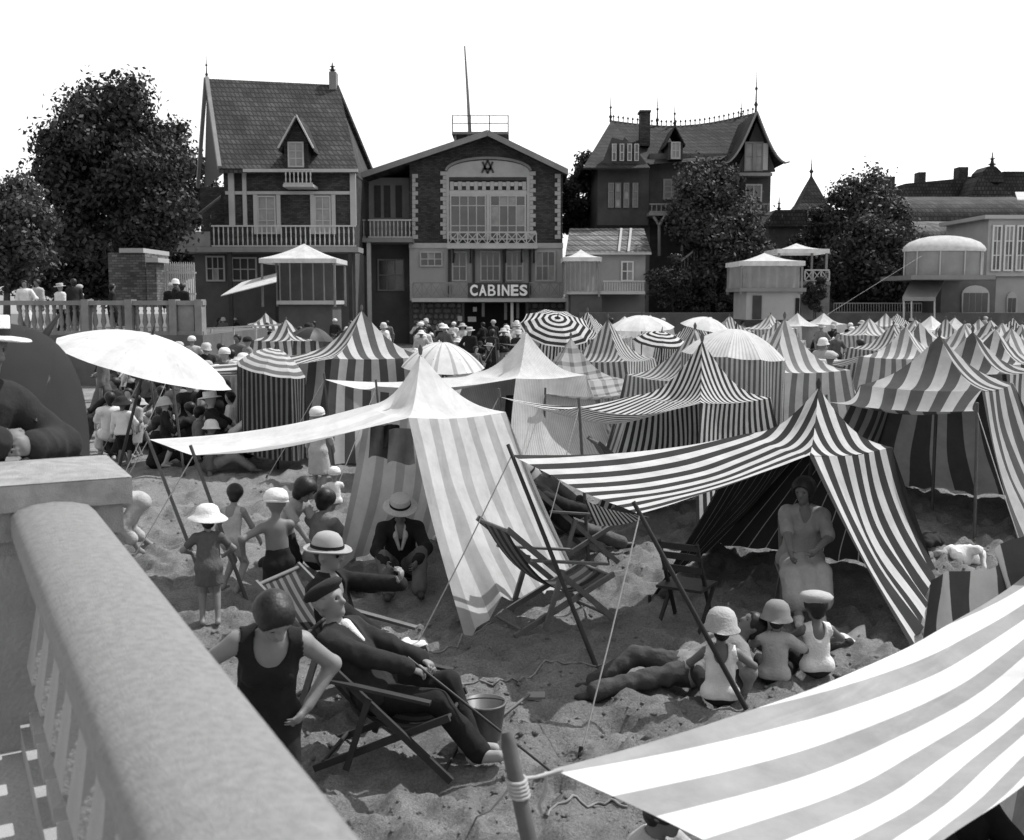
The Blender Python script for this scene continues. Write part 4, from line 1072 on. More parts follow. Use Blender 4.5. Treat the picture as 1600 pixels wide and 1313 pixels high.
# --- striped tent with the long awning (sheltering the seated woman)
F1, F2, B2 = gpx(1015, 945), gpx(1428, 1022), gpx(1462, 905); B4 = F1 + B2 - F2; B4 = gp(B4.x, B4.y)
E1, E2, E4 = at(1265, 712, 10.0), at(1394, 699, 11.0), at(1165, 678, 11.3); E3 = E2 + E4 - E1
E3.z += 0.05
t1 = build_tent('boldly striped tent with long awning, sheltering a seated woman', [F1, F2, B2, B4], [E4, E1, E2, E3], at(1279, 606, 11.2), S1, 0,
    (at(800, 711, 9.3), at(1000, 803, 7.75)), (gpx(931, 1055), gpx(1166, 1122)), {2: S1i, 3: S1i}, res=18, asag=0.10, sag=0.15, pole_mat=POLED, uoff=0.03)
fa, fb = at(800, 711, 9.3), at(1000, 803, 7.75)
M().grid(lambda u, v: fa.lerp(fb, .52 + .47 * u) + Vector((.10 * math.sin(math.pi * (.52 + .47 * u)) + .10 * v, .12 * math.sin(math.pi * (.52 + .47 * u)) + .16 * v, -.15 * math.sin(math.pi * (.52 + .47 * u)) - .24 * v * (1 - .8 * u) - .01)), 16, 5, lambda u, v: (u * 1.1, v)).build('valance', S5, t1)
# --- white tent with thin cream stripes
c1, c2, c3 = gpx(520, 900), gpx(725, 1002), gpx(909, 926); c4 = c1 + c3 - c2; c4 = gp(c4.x, c4.y)
e1, e2, e3 = at(573, 634, 11.8), at(638, 653, 10.6), at(790, 644, 11.6); e4 = e1 + e3 - e2
t2 = build_tent('white roofed tent with pale striped walls and hung clothes inside', [c1, c2, c3, c4], [e1, e2, e3, e4], at(657, 553, 11.7), S2, 0,
    (at(232, 687, 11.6), at(303, 711, 10.4)), (gpx(325, 926), gpx(385, 938)), roofmat=S2w, awnmat=S2w, res=16, asag=0.12, sag=0.15, hem=0.17)
# --- second white tent
t3 = auto_tent('plain white canvas tent with dark open front behind the white roofed tent', 822, 518, 18.5, -55, S3, 1.45, 2.3, 1.55, 0, 2.6, 0.0, res=14)
# --- tall broad-striped tent left
t4 = auto_tent('tall broad striped tent with long awning below the bathing house', 565, 485, 19.8, 28, S4, 1.75, 2.3, 1.78, 3, 2.7, 0.12, res=14, sag=0.13)
# --- fine-striped pagoda tent
t5 = auto_tent('fine dark striped pagoda tent with sagging awning behind the bold striped tent', 1097, 533, 14.0, -55, S5, 1.25, 1.9, 1.50, 0, 2.0, -0.08, res=14, asag=0.22)
t6 = auto_tent('grey striped tent tucked behind the fine striped pagoda tent', 1086, 514, 17.4, 25, S6, 1.6, 2.2, 1.60, 0, 0, res=12)
t7 = auto_tent('soft striped tall tent beside the domed curtained shelter', 1226, 497, 17.8, 18, S8, 1.5, 2.2, 1.65, 2, 0, res=12)
t8 = auto_tent('plaid tent between white canvas tent and striped umbrella', 892, 528, 19.6, 12, S9, 1.5, 1.9, 1.45, 0, 1.0, res=12)
t9 = auto_tent('dark striped tent with bright side behind plaid tent', 950, 498, 22.5, -30, S6, 1.5, 2.4, 1.55, 3, 0, res=10)
t10 = auto_tent('small fine striped tent under the bathing house wall', 918, 487, 27, -30, S5, 1.7, 2.2, 1.8, 3, 1.2, res=8)
# --- big grey tent right
t14 = auto_tent('big grey striped tent with folded awning and dark inside', 1468, 524, 14.6, -38, S10, 1.55, 2.9, 1.72, 0, 0.75, 0.18, res=14, sag=0.12)
t15 = auto_tent('grey striped tent with bright side close behind big grey tent', 1520, 518, 17.5, -40, S10, 1.5, 2.4, 1.75, 0, 0, res=10)
# --- near tent at the lower right, only roof skirt and awning in view
na, nb = at(868, 1203, 3.15), at(1330, 1440, 2.35)
ne1, ne0 = at(1760, 1110, 3.55), at(1640, 870, 5.3)
ctr = Vector((3.4, 4.9, 0)); nb2 = [ne0, ne1, ne1 + Vector((1.4, 1.0, 0)), ne0 + Vector((1.4, 1.0, 0))]
cc = sum(nb2, Vector()) / 4
nbase = []
for e in nb2:
    q = cc + (e - cc) * 1.35; nbase.append(gp(q.x, q.y))
t0 = build_tent('near tent with very broad pale striped awning stretched across the corner', nbase, nb2, Vector((cc.x, cc.y, 2.35)), S11, 0,
    (na, nb), (None, None), res=22, asag=0.14, sag=0.12)
# hanging side cloth of that tent, its stripes coloured darker as the shaded side
pA, pB, pC, pD = at(1455, 907, 5.6), at(1610, 838, 5.0), at(1700, 1010, 4.9), at(1448, 1020, 5.5)
M().grid(lambda u, v: pA.lerp(pB, u).lerp(pD.lerp(pC, u), v) + Vector((0.03 * math.sin(u * 14), 0.08 * math.sin(u * 9 + v), -0.03 * math.sin(math.pi * u) * (1 - v))), 24, 10,
    lambda u, v: (u * 0.9 + 0.06 * math.sin(v * 2.2), v)).build('side_cloth', stripe('stripe_side_shaded', 0.42, 0.06, 0.25, 0.5, 0.2), t0)
# its awning pole with lashed cord
pt = at(795, 1165, 3.05); pb = at(880, 1400, 2.75); pb = Vector((pb.x + .25, pb.y, 0)); pdir = (pt - Vector((pb.x, pb.y, gz(pb.x, pb.y)))).normalized()
M().tube([Vector((pb.x, pb.y, gz(pb.x, pb.y) - .1)), pt, pt + pdir * .04], [0.027, 0.024, 0.015], 10).build('awning_pole', POLE, t0)
pk = pt - pdir * 0.10
M().tube([pk, pk.lerp(na, .5) - Vector((0, 0, .008)), na + Vector((.02, 0, 0))], 0.006, 6).build('lashing', ROPE, t0)
mm = M()
for k in range(5):
    q = pk - pdir * (k * 0.011)
    mm.tube([q + Vector((0.028 * math.cos(a), 0.028 * math.sin(a), 0.003 * math.sin(a))) for a in [2 * math.pi * j / 10 for j in range(11)]], 0.006, 5)
mm.build('lashing', ROPE, t0)
q = pk.lerp(na, .75); M().tube([q, q + Vector((0.0, 0, -.05)), q + Vector((-.02, 0, -.10)), q + Vector((-.012, 0, -.13))], 0.006, 5).build('loose_cord', ROPE, t0)
g = gpx(745, 1300); M().tube([pk, pk.lerp(g, .5) - Vector((0, 0, .03)), g], 0.005, 5).build('guy_rope', ROPE, t0)

# --- background tents
FAR = [  # px, apex py, rot, mat, label
 (415, 489, 20, S4, 'pale striped tent peak behind the tall broad striped tent, left one'), (447, 499, -25, S4, 'darker striped tent peak behind the tall broad striped tent'),
 (976, 494, 30, S2w, 'white peaked tent near the sea wall under the shed'), (1016, 492, 10, S3, 'second white peaked tent near the sea wall under the shed'), (1083, 499, 35, S5, 'small dark striped tent beside the pale umbrella'), (1140, 493, 8, S6, 'small square striped cabin tent near the sea wall'),
 (1204, 491, 30, S8, 'far soft striped tent'), (1213, 503, -20, S6, 'far grey striped tent'), (1246, 489, 40, S3, 'far plain canvas tent'), (1287, 489, 15, S3, 'plain canvas flap tent by the wire'),
 (1358, 497, 20, S8, None), (1384, 489, -20, S8, None), (1402, 490, 10, S5, None), (1396, 506, 35, S6, None), (1430, 499, 25, S8, None), (1415, 510, -35, S8, None), (1437, 503, -10, S4, None),
 (1455, 493, 30, S2w, 'bright white little tent among the far striped tents'), (1478, 497, -25, S6, None), (1492, 496, 5, S3, None), (1507, 505, 30, S8, None), (1530, 498, -15, S8, None), (1548, 500, 30, S4, None),
 (1566, 504, 10, S8, None), (1583, 497, -30, S5, None), (1597, 506, 20, S4, None), (1556, 514, -40, S4, None), (1580, 512, 15, S8, None), (1610, 500, 0, S8, None)]
nm = {id(S4): 'broad striped', id(S5): 'dark fine striped', id(S6): 'grey striped', id(S8): 'soft pale striped', id(S3): 'plain canvas'}
for k, (px, py, rot, mt, lab) in enumerate(FAR):
    Y = min(49.0, 1020.0 / (py - 468))
    Yb = Y * random.uniform(0.95, 1.05)
    lb = lab or (nm[id(mt)] + ' tent ' + ('with awning ' if k % 3 == 0 else '') + ('corner on ' if abs(rot) >= 25 else '') + 'in the far rows by the sea wall')
    auto_tent(lb, px, py, Yb, rot, mt, 1.5, 2.0, 1.55, k % 4, (1.6 if k % 3 == 0 else 0), res=6, ropes=False, group='far rows of bathing tents', finial_h=0.06)

# --- umbrellas
def umbrella(label, apex, rad, rise, axis, mat, n=8, pole_to=None, ring=False, curtain=None, cur_h=1.3, group='beach umbrellas', cat='umbrella', name='beach_umbrella', rib=True, polem=None, sc=1.0, res=8):
    apex = Vector(apex); axis = Vector(axis).normalized()
    t = thing(name, label, cat, apex - axis * (rise + 1.5) if pole_to is None else Vector(pole_to), group)
    q = Vector((0, 0, 1)).rotation_difference(axis).to_matrix()
    for k in range(n):
        def fn(u, v, k=k):
            a = 2 * math.pi * (k + u) / n
            # canvas sags between ribs
            s = 1 - 0.055 * math.sin(math.pi * u) * v - 0.02 * math.sin(math.pi * u)
            r = rad * v * s
            z = -rise * (v ** 1.9) - 0.02 * math.sin(math.pi * u) * v
            return apex + q @ Vector((r * math.cos(a), r * math.sin(a), z))
        uvf = (lambda u, v: (rad * v, u)) if ring else (lambda u, v, k=k: ((k + u) / n * 2 * math.pi * rad * 0.5, v))
        M().grid(fn, 5, res, uvf).build('canopy_panel', mat, t)
        if curtain:
            def cf(u, v, k=k):
                a = 2 * math.pi * (k + u) / n; e = fn(u, 1.0)
                return Vector((e.x + 0.05 * math.cos(a) * math.sin(u * 6) * v, e.y + 0.05 * math.sin(a) * v, e.z * (1 - v) + (max(e.z - cur_h, gz(e.x, e.y) + .03)) * v))
            M().grid(cf, 6, 4, lambda u, v, k=k: ((k + u) / n * 2 * math.pi * rad, v)).build('curtain_panel', curtain, t)
        if rib:
            a = 2 * math.pi * k / n
            pts = [apex + q @ Vector((rad * v * math.cos(a), rad * v * math.sin(a), -rise * v ** 1.9 - 0.008)) for v in (0.02, .35, .7, 1.0)]
            M().tube(pts, 0.008 * sc, 4).build('rib', polem or POLED, t)
    M().tube([apex - axis * 0.02, apex + axis * 0.03, apex + axis * 0.12], [0.02 * sc, 0.016 * sc, 0.006], 6).build('finial', polem or POLED, t)
    end = Vector(pole_to) if pole_to is not None else apex - axis * (rise + 1.5)
    M().tube([end, apex], 0.02 * sc, 6).build('pole', polem or POLED, t)
    return t
a = at(238, 523, 13.5); umbrella('large plain white umbrella tilted over the seated crowd below the terrace', a, 1.12, 0.38, (0.30, 0.0, 1), S2w, 8, gp(a.x - .7, a.y))
a = at(872, 497, 23); umbrella('ring striped umbrella tipped towards the beach', a + Vector((0, .25, 0)), 0.80, 0.25, (0.12, -0.55, 1), stripe('stripe_ring', 0.6, 0.04, 0.14, 0.5, 0.15), 10, gp(a.x - .2, a.y + .9), ring=True)
a = at(692, 535, 19); umbrella('crumpled white umbrella with scalloped edge in front of bathing house crowd', a, 0.75, 0.42, (0.05, -0.12, 1), stripe('canvas_crumple', 0.72, 0.45, 0.19, 0.2, 0.2), 7, gp(a.x, a.y))
a = at(1003, 493, 33); umbrella('pale umbrella between the white peaked tents', a, 1.0, 0.35, (0, -.1, 1), S2w, 8, gp(a.x, a.y))
a = at(1034, 519, 24); umbrella('flat ring striped umbrella behind plaid tent', a, 0.62, 0.22, (0.1, -.2, 1), MATS['stripe_ring'], 8, gp(a.x, a.y), ring=True, curtain=None)
a = at(1107, 496, 31); umbrella('pale canvas umbrella beside the small dark striped tent', a, 0.75, 0.32, (0.2, -.1, 1), S2w, 8, gp(a.x, a.y))
a = at(492, 512, 26); umbrella('open black umbrella in the crowd left of the tall tent', a, 0.5, 0.22, (0.2, -.1, 1), gray('black_silk', 0.02, 0.5), 8, gp(a.x, a.y))
a = at(1150, 514, 16.2); umbrella('domed canvas shelter with fine striped curtain walls', a, 0.78, 0.40, (0.08, 0, 1), S3, 10, gp(a.x, a.y), curtain=S7, cur_h=1.9, name='curtained_shelter', cat='shelter', group='curtained shelters')
a = at(430, 545, 18.0); umbrella('round shelter with ring striped top and dark striped curtain', a, 0.58, 0.36, (0.22, -.05, 1), stripe('stripe_ring_soft', 0.6, 0.2, 0.10, 0.5, 0.2), 8, gp(a.x, a.y), ring=True, curtain=stripe('stripe_dark_curtain', 0.16, 0.03, 0.09, 0.6, 0.1), cur_h=1.35, name='curtained_shelter', cat='shelter', group='curtained shelters')
# black parasol held by the man leaning at the pillar
a = at(70, 524, 5.05)
umbrella('open black umbrella held beside the man leaning at the pillar', a, 0.50, 0.42, (0.42, 0.42, 0.80), gray('black_cotton', 0.03, 0.8, 0.15, 3.0, spec=0.05), 8, a - Vector((0.42, 0.42, 0.80)).normalized() * 0.85, polem=POLED, res=12, group='umbrellas on the promenade', name='hand_umbrella')
# ================================================================== FIGURES (signed-distance bodies meshed as one surface)
def V3(*a): return np.array(a, dtype=float)
def nrm(v): v = np.asarray(v, float); return v / (np.linalg.norm(v) + 1e-9)
class Sdf:
    def __init__(s, k=0.02): s.p = []; s.cut = []; s.planes = []; s.k = k; s.fine = []; s.infine = False
    def cap(s, a, b, ra, rb=None, flat=None): (s.fine if s.infine else s.p).append((V3(*a), V3(*b), ra, ra if rb is None else rb, flat)); return s
    def ball(s, a, r, flat=None): return s.cap(a, a, r, r, flat)
    def sub(s, a, b, ra, rb=None): s.cut.append((V3(*a), V3(*b), ra, ra if rb is None else rb, None)); return s
    def clip(s, n, d): s.planes.append((nrm(n), d)); return s          # keeps dot(n,p) <= d
    @staticmethod
    def _d(P, pr):
        a, b, ra, rb, flat = pr
        ba = b - a; L2 = ba @ ba; q = P - a
        if L2 > 1e-10:
            t = np.clip(q @ ba / L2, 0, 1); q = q - t[:, None] * ba; r = ra + (rb - ra) * t
        else: r = ra
        if flat is not None:
            n, f = flat; n = nrm(n); q = q + n * ((q @ n) * (1 / f - 1))[:, None]
        return np.sqrt((q * q).sum(1)) - r
    def ev(s, P):
        acc = np.zeros(len(P))
        for pr in s.p: acc += np.exp(np.clip(-s._d(P, pr) / s.k, -60, 60))
        d = -s.k * np.log(acc + 1e-26)
        if s.fine:
            kf = 0.0022; acc = np.zeros(len(P))
            for pr in s.fine: acc += np.exp(np.clip(-s._d(P, pr) / kf, -200, 200))
            df = -kf * np.log(acc + 1e-80); h = np.maximum(0.007 - np.abs(d - df), 0) / 0.007
            d = np.minimum(d, df) - h * h * 0.007 * 0.25
        for pr in s.cut: d = np.maximum(d, -s._d(P, pr))
        for n, o in s.planes: d = np.maximum(d, P @ n - o)
        return d
    def bounds(s):
        lo = np.min([np.minimum(a, b) - max(ra, rb) for a, b, ra, rb, _ in s.p + s.fine], 0); hi = np.max([np.maximum(a, b) + max(ra, rb) for a, b, ra, rb, _ in s.p + s.fine], 0)
        return lo, hi
    def mesh(s, name, cell):
        lo, hi = s.bounds(); lo = lo - s.k * 2 - cell * 2; hi = hi + s.k * 2 + cell * 2
        B = 6
        nb = np.ceil((hi - lo) / (cell * B)).astype(int) + 1
        n = nb * B + 1
        D = np.full(n, 1.0, dtype=np.float32)
        ci = np.stack(np.meshgrid(*[np.arange(x) for x in nb], indexing='ij'), -1).reshape(-1, 3)
        cd = s.ev(lo + (ci + 0.5) * B * cell)
        hd = 0.87 * B * cell * 1.75 + 0.01
        loc = np.stack(np.meshgrid(*[np.arange(B + 1)] * 3, indexing='ij'), -1).reshape(-1, 3)
        for c in ci[cd < -hd]:
            D[c[0] * B:c[0] * B + B + 1, c[1] * B:c[1] * B + B + 1, c[2] * B:c[2] * B + B + 1] = -1
        act = ci[np.abs(cd) <= hd]
        if len(act) == 0: return None
        I = (act[:, None, :] * B + loc[None]).reshape(-1, 3)
        D[I[:, 0], I[:, 1], I[:, 2]] = s.ev(lo + I * cell)
        return surface_nets(name, D, lo, cell)
def surface_nets(name, D, lo, cell):
    S = D < 0
    nx, ny, nz = D.shape
    cnt = np.zeros((nx - 1, ny - 1, nz - 1), dtype=np.int8)
    offs = [(a, b, c) for a in (0, 1) for b in (0, 1) for c in (0, 1)]
    for a, b, c in offs: cnt += S[a:nx - 1 + a, b:ny - 1 + b, c:nz - 1 + c]
    A = np.argwhere((cnt > 0) & (cnt < 8))
    idx = -np.ones(cnt.shape, dtype=np.int32); idx[A[:, 0], A[:, 1], A[:, 2]] = np.arange(len(A))
    pos = np.zeros((len(A), 3)); num = np.zeros(len(A))
    for ax in range(3):
        for b in (0, 1):
            for c in (0, 1):
                o0 = [0, 0, 0]; oth = [i for i in range(3) if i != ax]; o0[oth[0]] = b; o0[oth[1]] = c
                o1 = list(o0); o1[ax] = 1
                d0 = D[A[:, 0] + o0[0], A[:, 1] + o0[1], A[:, 2] + o0[2]]; d1 = D[A[:, 0] + o1[0], A[:, 1] + o1[1], A[:, 2] + o1[2]]
                x = (d0 < 0) != (d1 < 0); t = np.where(x, d0 / np.where(d0 == d1, 1, d0 - d1), 0)
                p = np.tile(np.array(o0, float), (len(A), 1)); p[:, ax] = t
                pos += np.where(x[:, None], p, 0); num += x
    Vt = lo + (A + pos / np.maximum(num, 1)[:, None]) * cell
    quads = []
    for ax in range(3):
        u, v = [(1, 2), (2, 0), (0, 1)][ax]
        s0 = [slice(None)] * 3; s1 = [slice(None)] * 3; s0[ax] = slice(0, -1); s1[ax] = slice(1, None)
        E = np.argwhere(S[tuple(s0)] != S[tuple(s1)])
        E = E[(E[:, u] > 0) & (E[:, v] > 0) & (E[:, u] < D.shape[u] - 1) & (E[:, v] < D.shape[v] - 1)]
        def g(du, dv):
            q = E.copy(); q[:, u] += du; q[:, v] += dv
            return idx[q[:, 0], q[:, 1], q[:, 2]]
        q = np.stack([g(-1, -1), g(0, -1), g(0, 0), g(-1, 0)], 1)
        ins = S[E[:, 0], E[:, 1], E[:, 2]]
        q[~ins] = q[~ins][:, ::-1]
        quads.append(q)
    Q = np.concatenate(quads); Q = Q[(Q >= 0).all(1)]
    me = bpy.data.meshes.new(name)
    me.vertices.add(len(Vt)); me.vertices.foreach_set('co', Vt.ravel())
    me.loops.add(Q.size); me.loops.foreach_set('vertex_index', Q.ravel().astype(np.int32))
    me.polygons.add(len(Q)); me.polygons.foreach_set('loop_start', np.arange(len(Q)) * 4)
    me.polygons.foreach_set('use_smooth', np.ones(len(Q), dtype=bool))
    me.update(); me.validate()
    return me
def ik(a, tgt, l1, l2, hint):
    a = V3(*a); tgt = V3(*tgt); d = tgt - a; L = np.linalg.norm(d); L = min(max(L, abs(l1 - l2) + 1e-3), (l1 + l2) * 0.999); d = nrm(d)
    x = (l1 * l1 - l2 * l2 + L * L) / (2 * L); h = math.sqrt(max(l1 * l1 - x * x, 0))
    hv = V3(*hint); hv = nrm(hv - d * (hv @ d))
    return a + d * x + hv * h, a + d * L
class Body:
    """joints of a figure; local frame: faces -Y, x to its own left (picture right when it faces the camera)"""
    def __init__(b, s=1.0, pel=(0, 0, 0.9), spine=(0, 0, 1), side=(1, 0, 0), hside=None, head=(0, 0, 1), face=(0, -1, 0), hl=(.25, 0, .8), hr=(-.25, 0, .8), fl=(.1, 0, .07), fr=(-.1, 0, .07),
                 el=(1, .5, -.2), er=(-1, .5, -.2), kl=(0, -1, .1), kr=(0, -1, .1), hs=1.0, sh=0.175, build=1.0, toe=None, fdl=(.1, -1, 0), fdr=(-.1, -1, 0)):
        b.s = s; b.hs = hs; b.w = build
        b.pel = V3(*pel); b.sp = nrm(spine); b.side = nrm(V3(*side) - b.sp * (V3(*side) @ b.sp)); hsd = b.side if hside is None else nrm(hside)
        b.front = np.cross(b.side, b.sp); b.front = b.front if True else b.front
        b.front = -np.cross(b.sp, b.side) * 1.0
        # with side=+x and spine=+z the front is -y
        b.neck = b.pel + b.sp * 0.50 * s
        b.shl = b.pel + b.sp * .445 * s + b.side * sh * s; b.shr = b.pel + b.sp * .445 * s - b.side * sh * s
        b.hpl = b.pel + hsd * .085 * s; b.hpr = b.pel - hsd * .085 * s
        b.hd = nrm(head); b.fd = nrm(V3(*face) - b.hd * (V3(*face) @ b.hd) * 0.999)
        b.hc = b.neck + b.hd * (0.07 + 0.115 * hs) * s
        b.el, b.wl = ik(b.shl, hl, .28 * s, .25 * s, el); b.er, b.wr = ik(b.shr, hr, .28 * s, .25 * s, er)
        b.kl, b.al = ik(b.hpl, fl, .43 * s, .42 * s, kl); b.kr, b.ar = ik(b.hpr, fr, .43 * s, .42 * s, kr)
        b.fdl = nrm(fdl); b.fdr = nrm(fdr); b.hl_dir = None; b.hr_dir = None
def torso(S, b, e=0.0, top=True):
    s = b.s; w = b.w; f = (b.front, 0.72)
    S.cap(b.hpl, b.hpr, .098 * s * w + e)
    S.cap(b.pel + b.sp * .02 * s, b.pel + b.sp * .24 * s, (.145 * w) * s + e, .132 * s * w + e, f)
    S.cap(b.pel + b.sp * .22 * s, b.pel + b.sp * .40 * s, .135 * s * w + e, .145 * s + e, f)
    if top: S.cap(b.shl - b.side * .02 * s, b.shr + b.side * .02 * s, .058 * s + e)
def limb_arm(S, b, e=0.0, frac=1.0, e2=None):
    s = b.s
    for sh, elb, wr_ in ((b.shl, b.el, b.wl), (b.shr, b.er, b.wr)):
        if frac <= 0.5: S.cap(sh, sh + (elb - sh) * min(1, frac * 2), .052 * s + e, .046 * s + e)
        else: S.cap(sh, elb, .052 * s + e, .041 * s + e); S.cap(elb, elb + (wr_ - elb) * min(1, (frac - .5) * 2), .042 * s + e, .030 * s + (e if e2 is None else e2))
def limb_leg(S, b, e=0.0, frac=1.0, straight=0.0):
    s = b.s
    for hp, kn, an in ((b.hpl, b.kl, b.al), (b.hpr, b.kr, b.ar)):
        if frac <= 0.5: S.cap(hp, hp + (kn - hp) * min(1, frac * 2), .088 * s + e, .07 * s + e)
        else:
            S.cap(hp, kn, .088 * s + e, .058 * s + e)
            en = kn + (an - kn) * min(1, (frac - .5) * 2)
            S.cap(kn, en, .056 * s + e, (.036 + straight) * s + e)
            if straight == 0: S.cap(kn + (an - kn) * .15 - b.front * .015 * s, kn + (an - kn) * .5 - b.front * .01 * s, .052 * s + e, .04 * s + e)
def hand(S, w, d, palm, s, curl=0.6, fine=True, grip=False):
    """palm flattened along `palm`; d: direction of the hand"""
    d = nrm(d); pn = nrm(V3(*palm) - d * (V3(*palm) @ d)); sd = np.cross(d, pn)
    pc = w + d * .045 * s
    S.cap(w, pc + d * .03 * s, .030 * s, .040 * s, (pn, .5))
    if not fine:
        S.cap(pc + d * .03 * s, pc + d * .10 * s + pn * .03 * s, .034 * s, .024 * s, (pn, .5)); S.cap(pc + sd * .025 * s, pc + sd * .055 * s + d * .04 * s, .014 * s, .011 * s); return
    s_in = S.infine; S.infine = True
    for i, (o, l) in enumerate(((.034, .072), (.0115, .080), (-.0115, .075), (-.033, .060))):
        k = pc + d * .040 * s + sd * o * s
        c1 = curl * 0.8; m_ = k + (d * math.cos(c1) + pn * math.sin(c1)) * l * .5 * s
        c2 = curl * 1.9; t = m_ + (d * math.cos(c2) + pn * math.sin(c2)) * l * .5 * s
        S.cap(k - d * .015 * s, m_, .0095 * s, .0085 * s); S.cap(m_, t, .0085 * s, .0070 * s)
    b0 = w + d * .02 * s + sd * .026 * s; b1 = b0 + (sd * .03 + d * .03 + pn * .012) * s; b2 = b1 + (sd * .004 + d * .030 + pn * .014 * (2 if grip else 1)) * s
    S.cap(b0, b1, .013 * s, .011 * s); S.cap(b1, b2, .0105 * s, .0085 * s); S.infine = s_in
def head(S, b, detail=True):
    s = b.s * b.hs; c = b.hc; up = b.hd; f = b.fd; sd = np.cross(f, up)
    S.cap(c + up * .028 * s - f * .018 * s, c + up * .028 * s + f * .018 * s, .083 * s)
    S.cap(c + f * .02 * s, c + f * .036 * s - up * .072 * s, .068 * s, .040 * s)
    S.cap(c - up * .02 * s, c - up * .03 * s + f * .03 * s, .066 * s, .056 * s)
    if detail:
        S.cap(c + f * .088 * s + up * .016 * s, c + f * .118 * s - up * .024 * s, .010 * s, .0155 * s); S.ball(c + f * .076 * s - up * .090 * s, .024 * s)
        S.cap(c + f * .072 * s + up * .03 * s + sd * .03 * s, c + f * .072 * s + up * .03 * s - sd * .03 * s, .018 * s)
        S.cap(c + f * .080 * s - up * .052 * s + sd * .012 * s, c + f * .080 * s - up * .052 * s - sd * .012 * s, .012 * s)
        for q in (-1, 1): S.sub(c + f * .104 * s + up * .008 * s + sd * q * .031 * s, c + f * .104 * s + up * .008 * s + sd * q * .036 * s, .017 * s)
        for q in (-1, 1): S.cap(c + sd * q * .078 * s + up * .012 * s, c + sd * q * .082 * s - up * .02 * s, .018 * s, .012 * s, (sd, .5))
    S.cap(b.neck - b.sp * .02 * b.s, c - up * .05 * s, .050 * b.s, .047 * b.s)
def foot(S, b, e=0.0, shoe=False):
    s = b.s
    for an, fd in ((b.al, b.fdl), (b.ar, b.fdr)):
        h = an - fd * .04 * s; h[2] -= .03 * s; t = an + fd * .15 * s; t[2] -= .04 * s
        S.cap(an, h, .034 * s + e, .036 * s + e); S.cap(h, t, .036 * s + e, .028 * s + e); 
def body_mesh(name, b, cell, hands=None, detail=True, legs=True, bust=False, fine=True):
    S = Sdf(0.011 * b.s)
    torso(S, b, -0.004); limb_arm(S, b); head(S, b, detail)
    S.cap(b.neck, b.shl, .05 * b.s, .045 * b.s); S.cap(b.neck, b.shr, .05 * b.s, .045 * b.s)
    if legs: limb_leg(S, b); foot(S, b)
    if bust:
        for q in (-1, 1): S.ball(b.pel + b.sp * .31 * b.s + b.side * q * .065 * b.s + b.front * .065 * b.s, .055 * b.s)
    hh = hands or {}
    for key, w, e in (('l', b.wl, b.el), ('r', b.wr, b.er)):
        d, pn, cu = hh.get(key, (w - e, (-b.side if key == 'l' else b.side), 0.45))
        hand(S, w, d, pn, b.s, cu, fine)
    return S.mesh(name, cell)
def hair_sdf(b, long=0.0, vol=0.012):
    s = b.s * b.hs; c = b.hc; up = b.hd; f = b.fd; S = Sdf(0.008 * s)
    S.cap(c + up * .032 * s - f * .022 * s, c + up * .032 * s + f * .014 * s, (.084 + vol) * s)
    S.cap(c - f * .03 * s, c - f * .03 * s - up * (.05 + long) * s, (.072 + vol) * s, (.05 + vol) * s)
    S.sub(c + f * .125 * s - up * .02 * s, c + f * .11 * s - up * .2 * s, .088 * s, .1 * s)
    return S
SKIN = gray('skin', 0.20, 0.55, 0.12, 9.0, spec=0.35); SKIN2 = gray('skin_tanned', 0.13, 0.55, 0.12, 9.0, spec=0.35); SKIN3 = gray('skin_pale', 0.28, 0.55, 0.10, 9.0, spec=0.35)
HAIR = gray('dark_hair', 0.012, 0.5, 0.5, 30, 0.25, 40, spec=0.35); HAIRG = gray('grey_hair', 0.2, 0.6, 0.3, 40)
BLACKC = gray('black_cloth', 0.012, 0.9, 0.3, 12, 0.15, 60); DARKC = gray('dark_wool', 0.022, 0.95, 0.3, 14, 0.15, 80); GREYC = gray('grey_cloth', 0.10, 0.9, 0.2, 10, 0.4, 60); MIDC = gray('mid_grey_cloth', 0.18, 0.9, 0.2, 10, 0.4, 60)
WHITEC = gray('white_cloth', 0.62, 0.9, 0.12, 10, 0.4, 60); PALEC = gray('pale_cloth', 0.36, 0.9, 0.15, 10, 0.4, 60); STRAW = gray('straw', 0.42, 0.8, 0.15, 40, 0.5, 120); FELT = gray('felt_grey', 0.20, 0.9, 0.12, 20); EYEM = gray('eye_dark', 0.01, 0.3, 0.1); SHOE = gray('shoe_leather', 0.03, 0.5, 0.3)
CUR = {}
def frame_of(b, tilt=0.0):
    up = Vector(b.hd); f = Vector(b.fd); up = (up - f * tilt).normalized(); f = (f - up * f.dot(up)).normalized(); sd = f.cross(up)
    return Matrix((sd, f, up)).transposed()
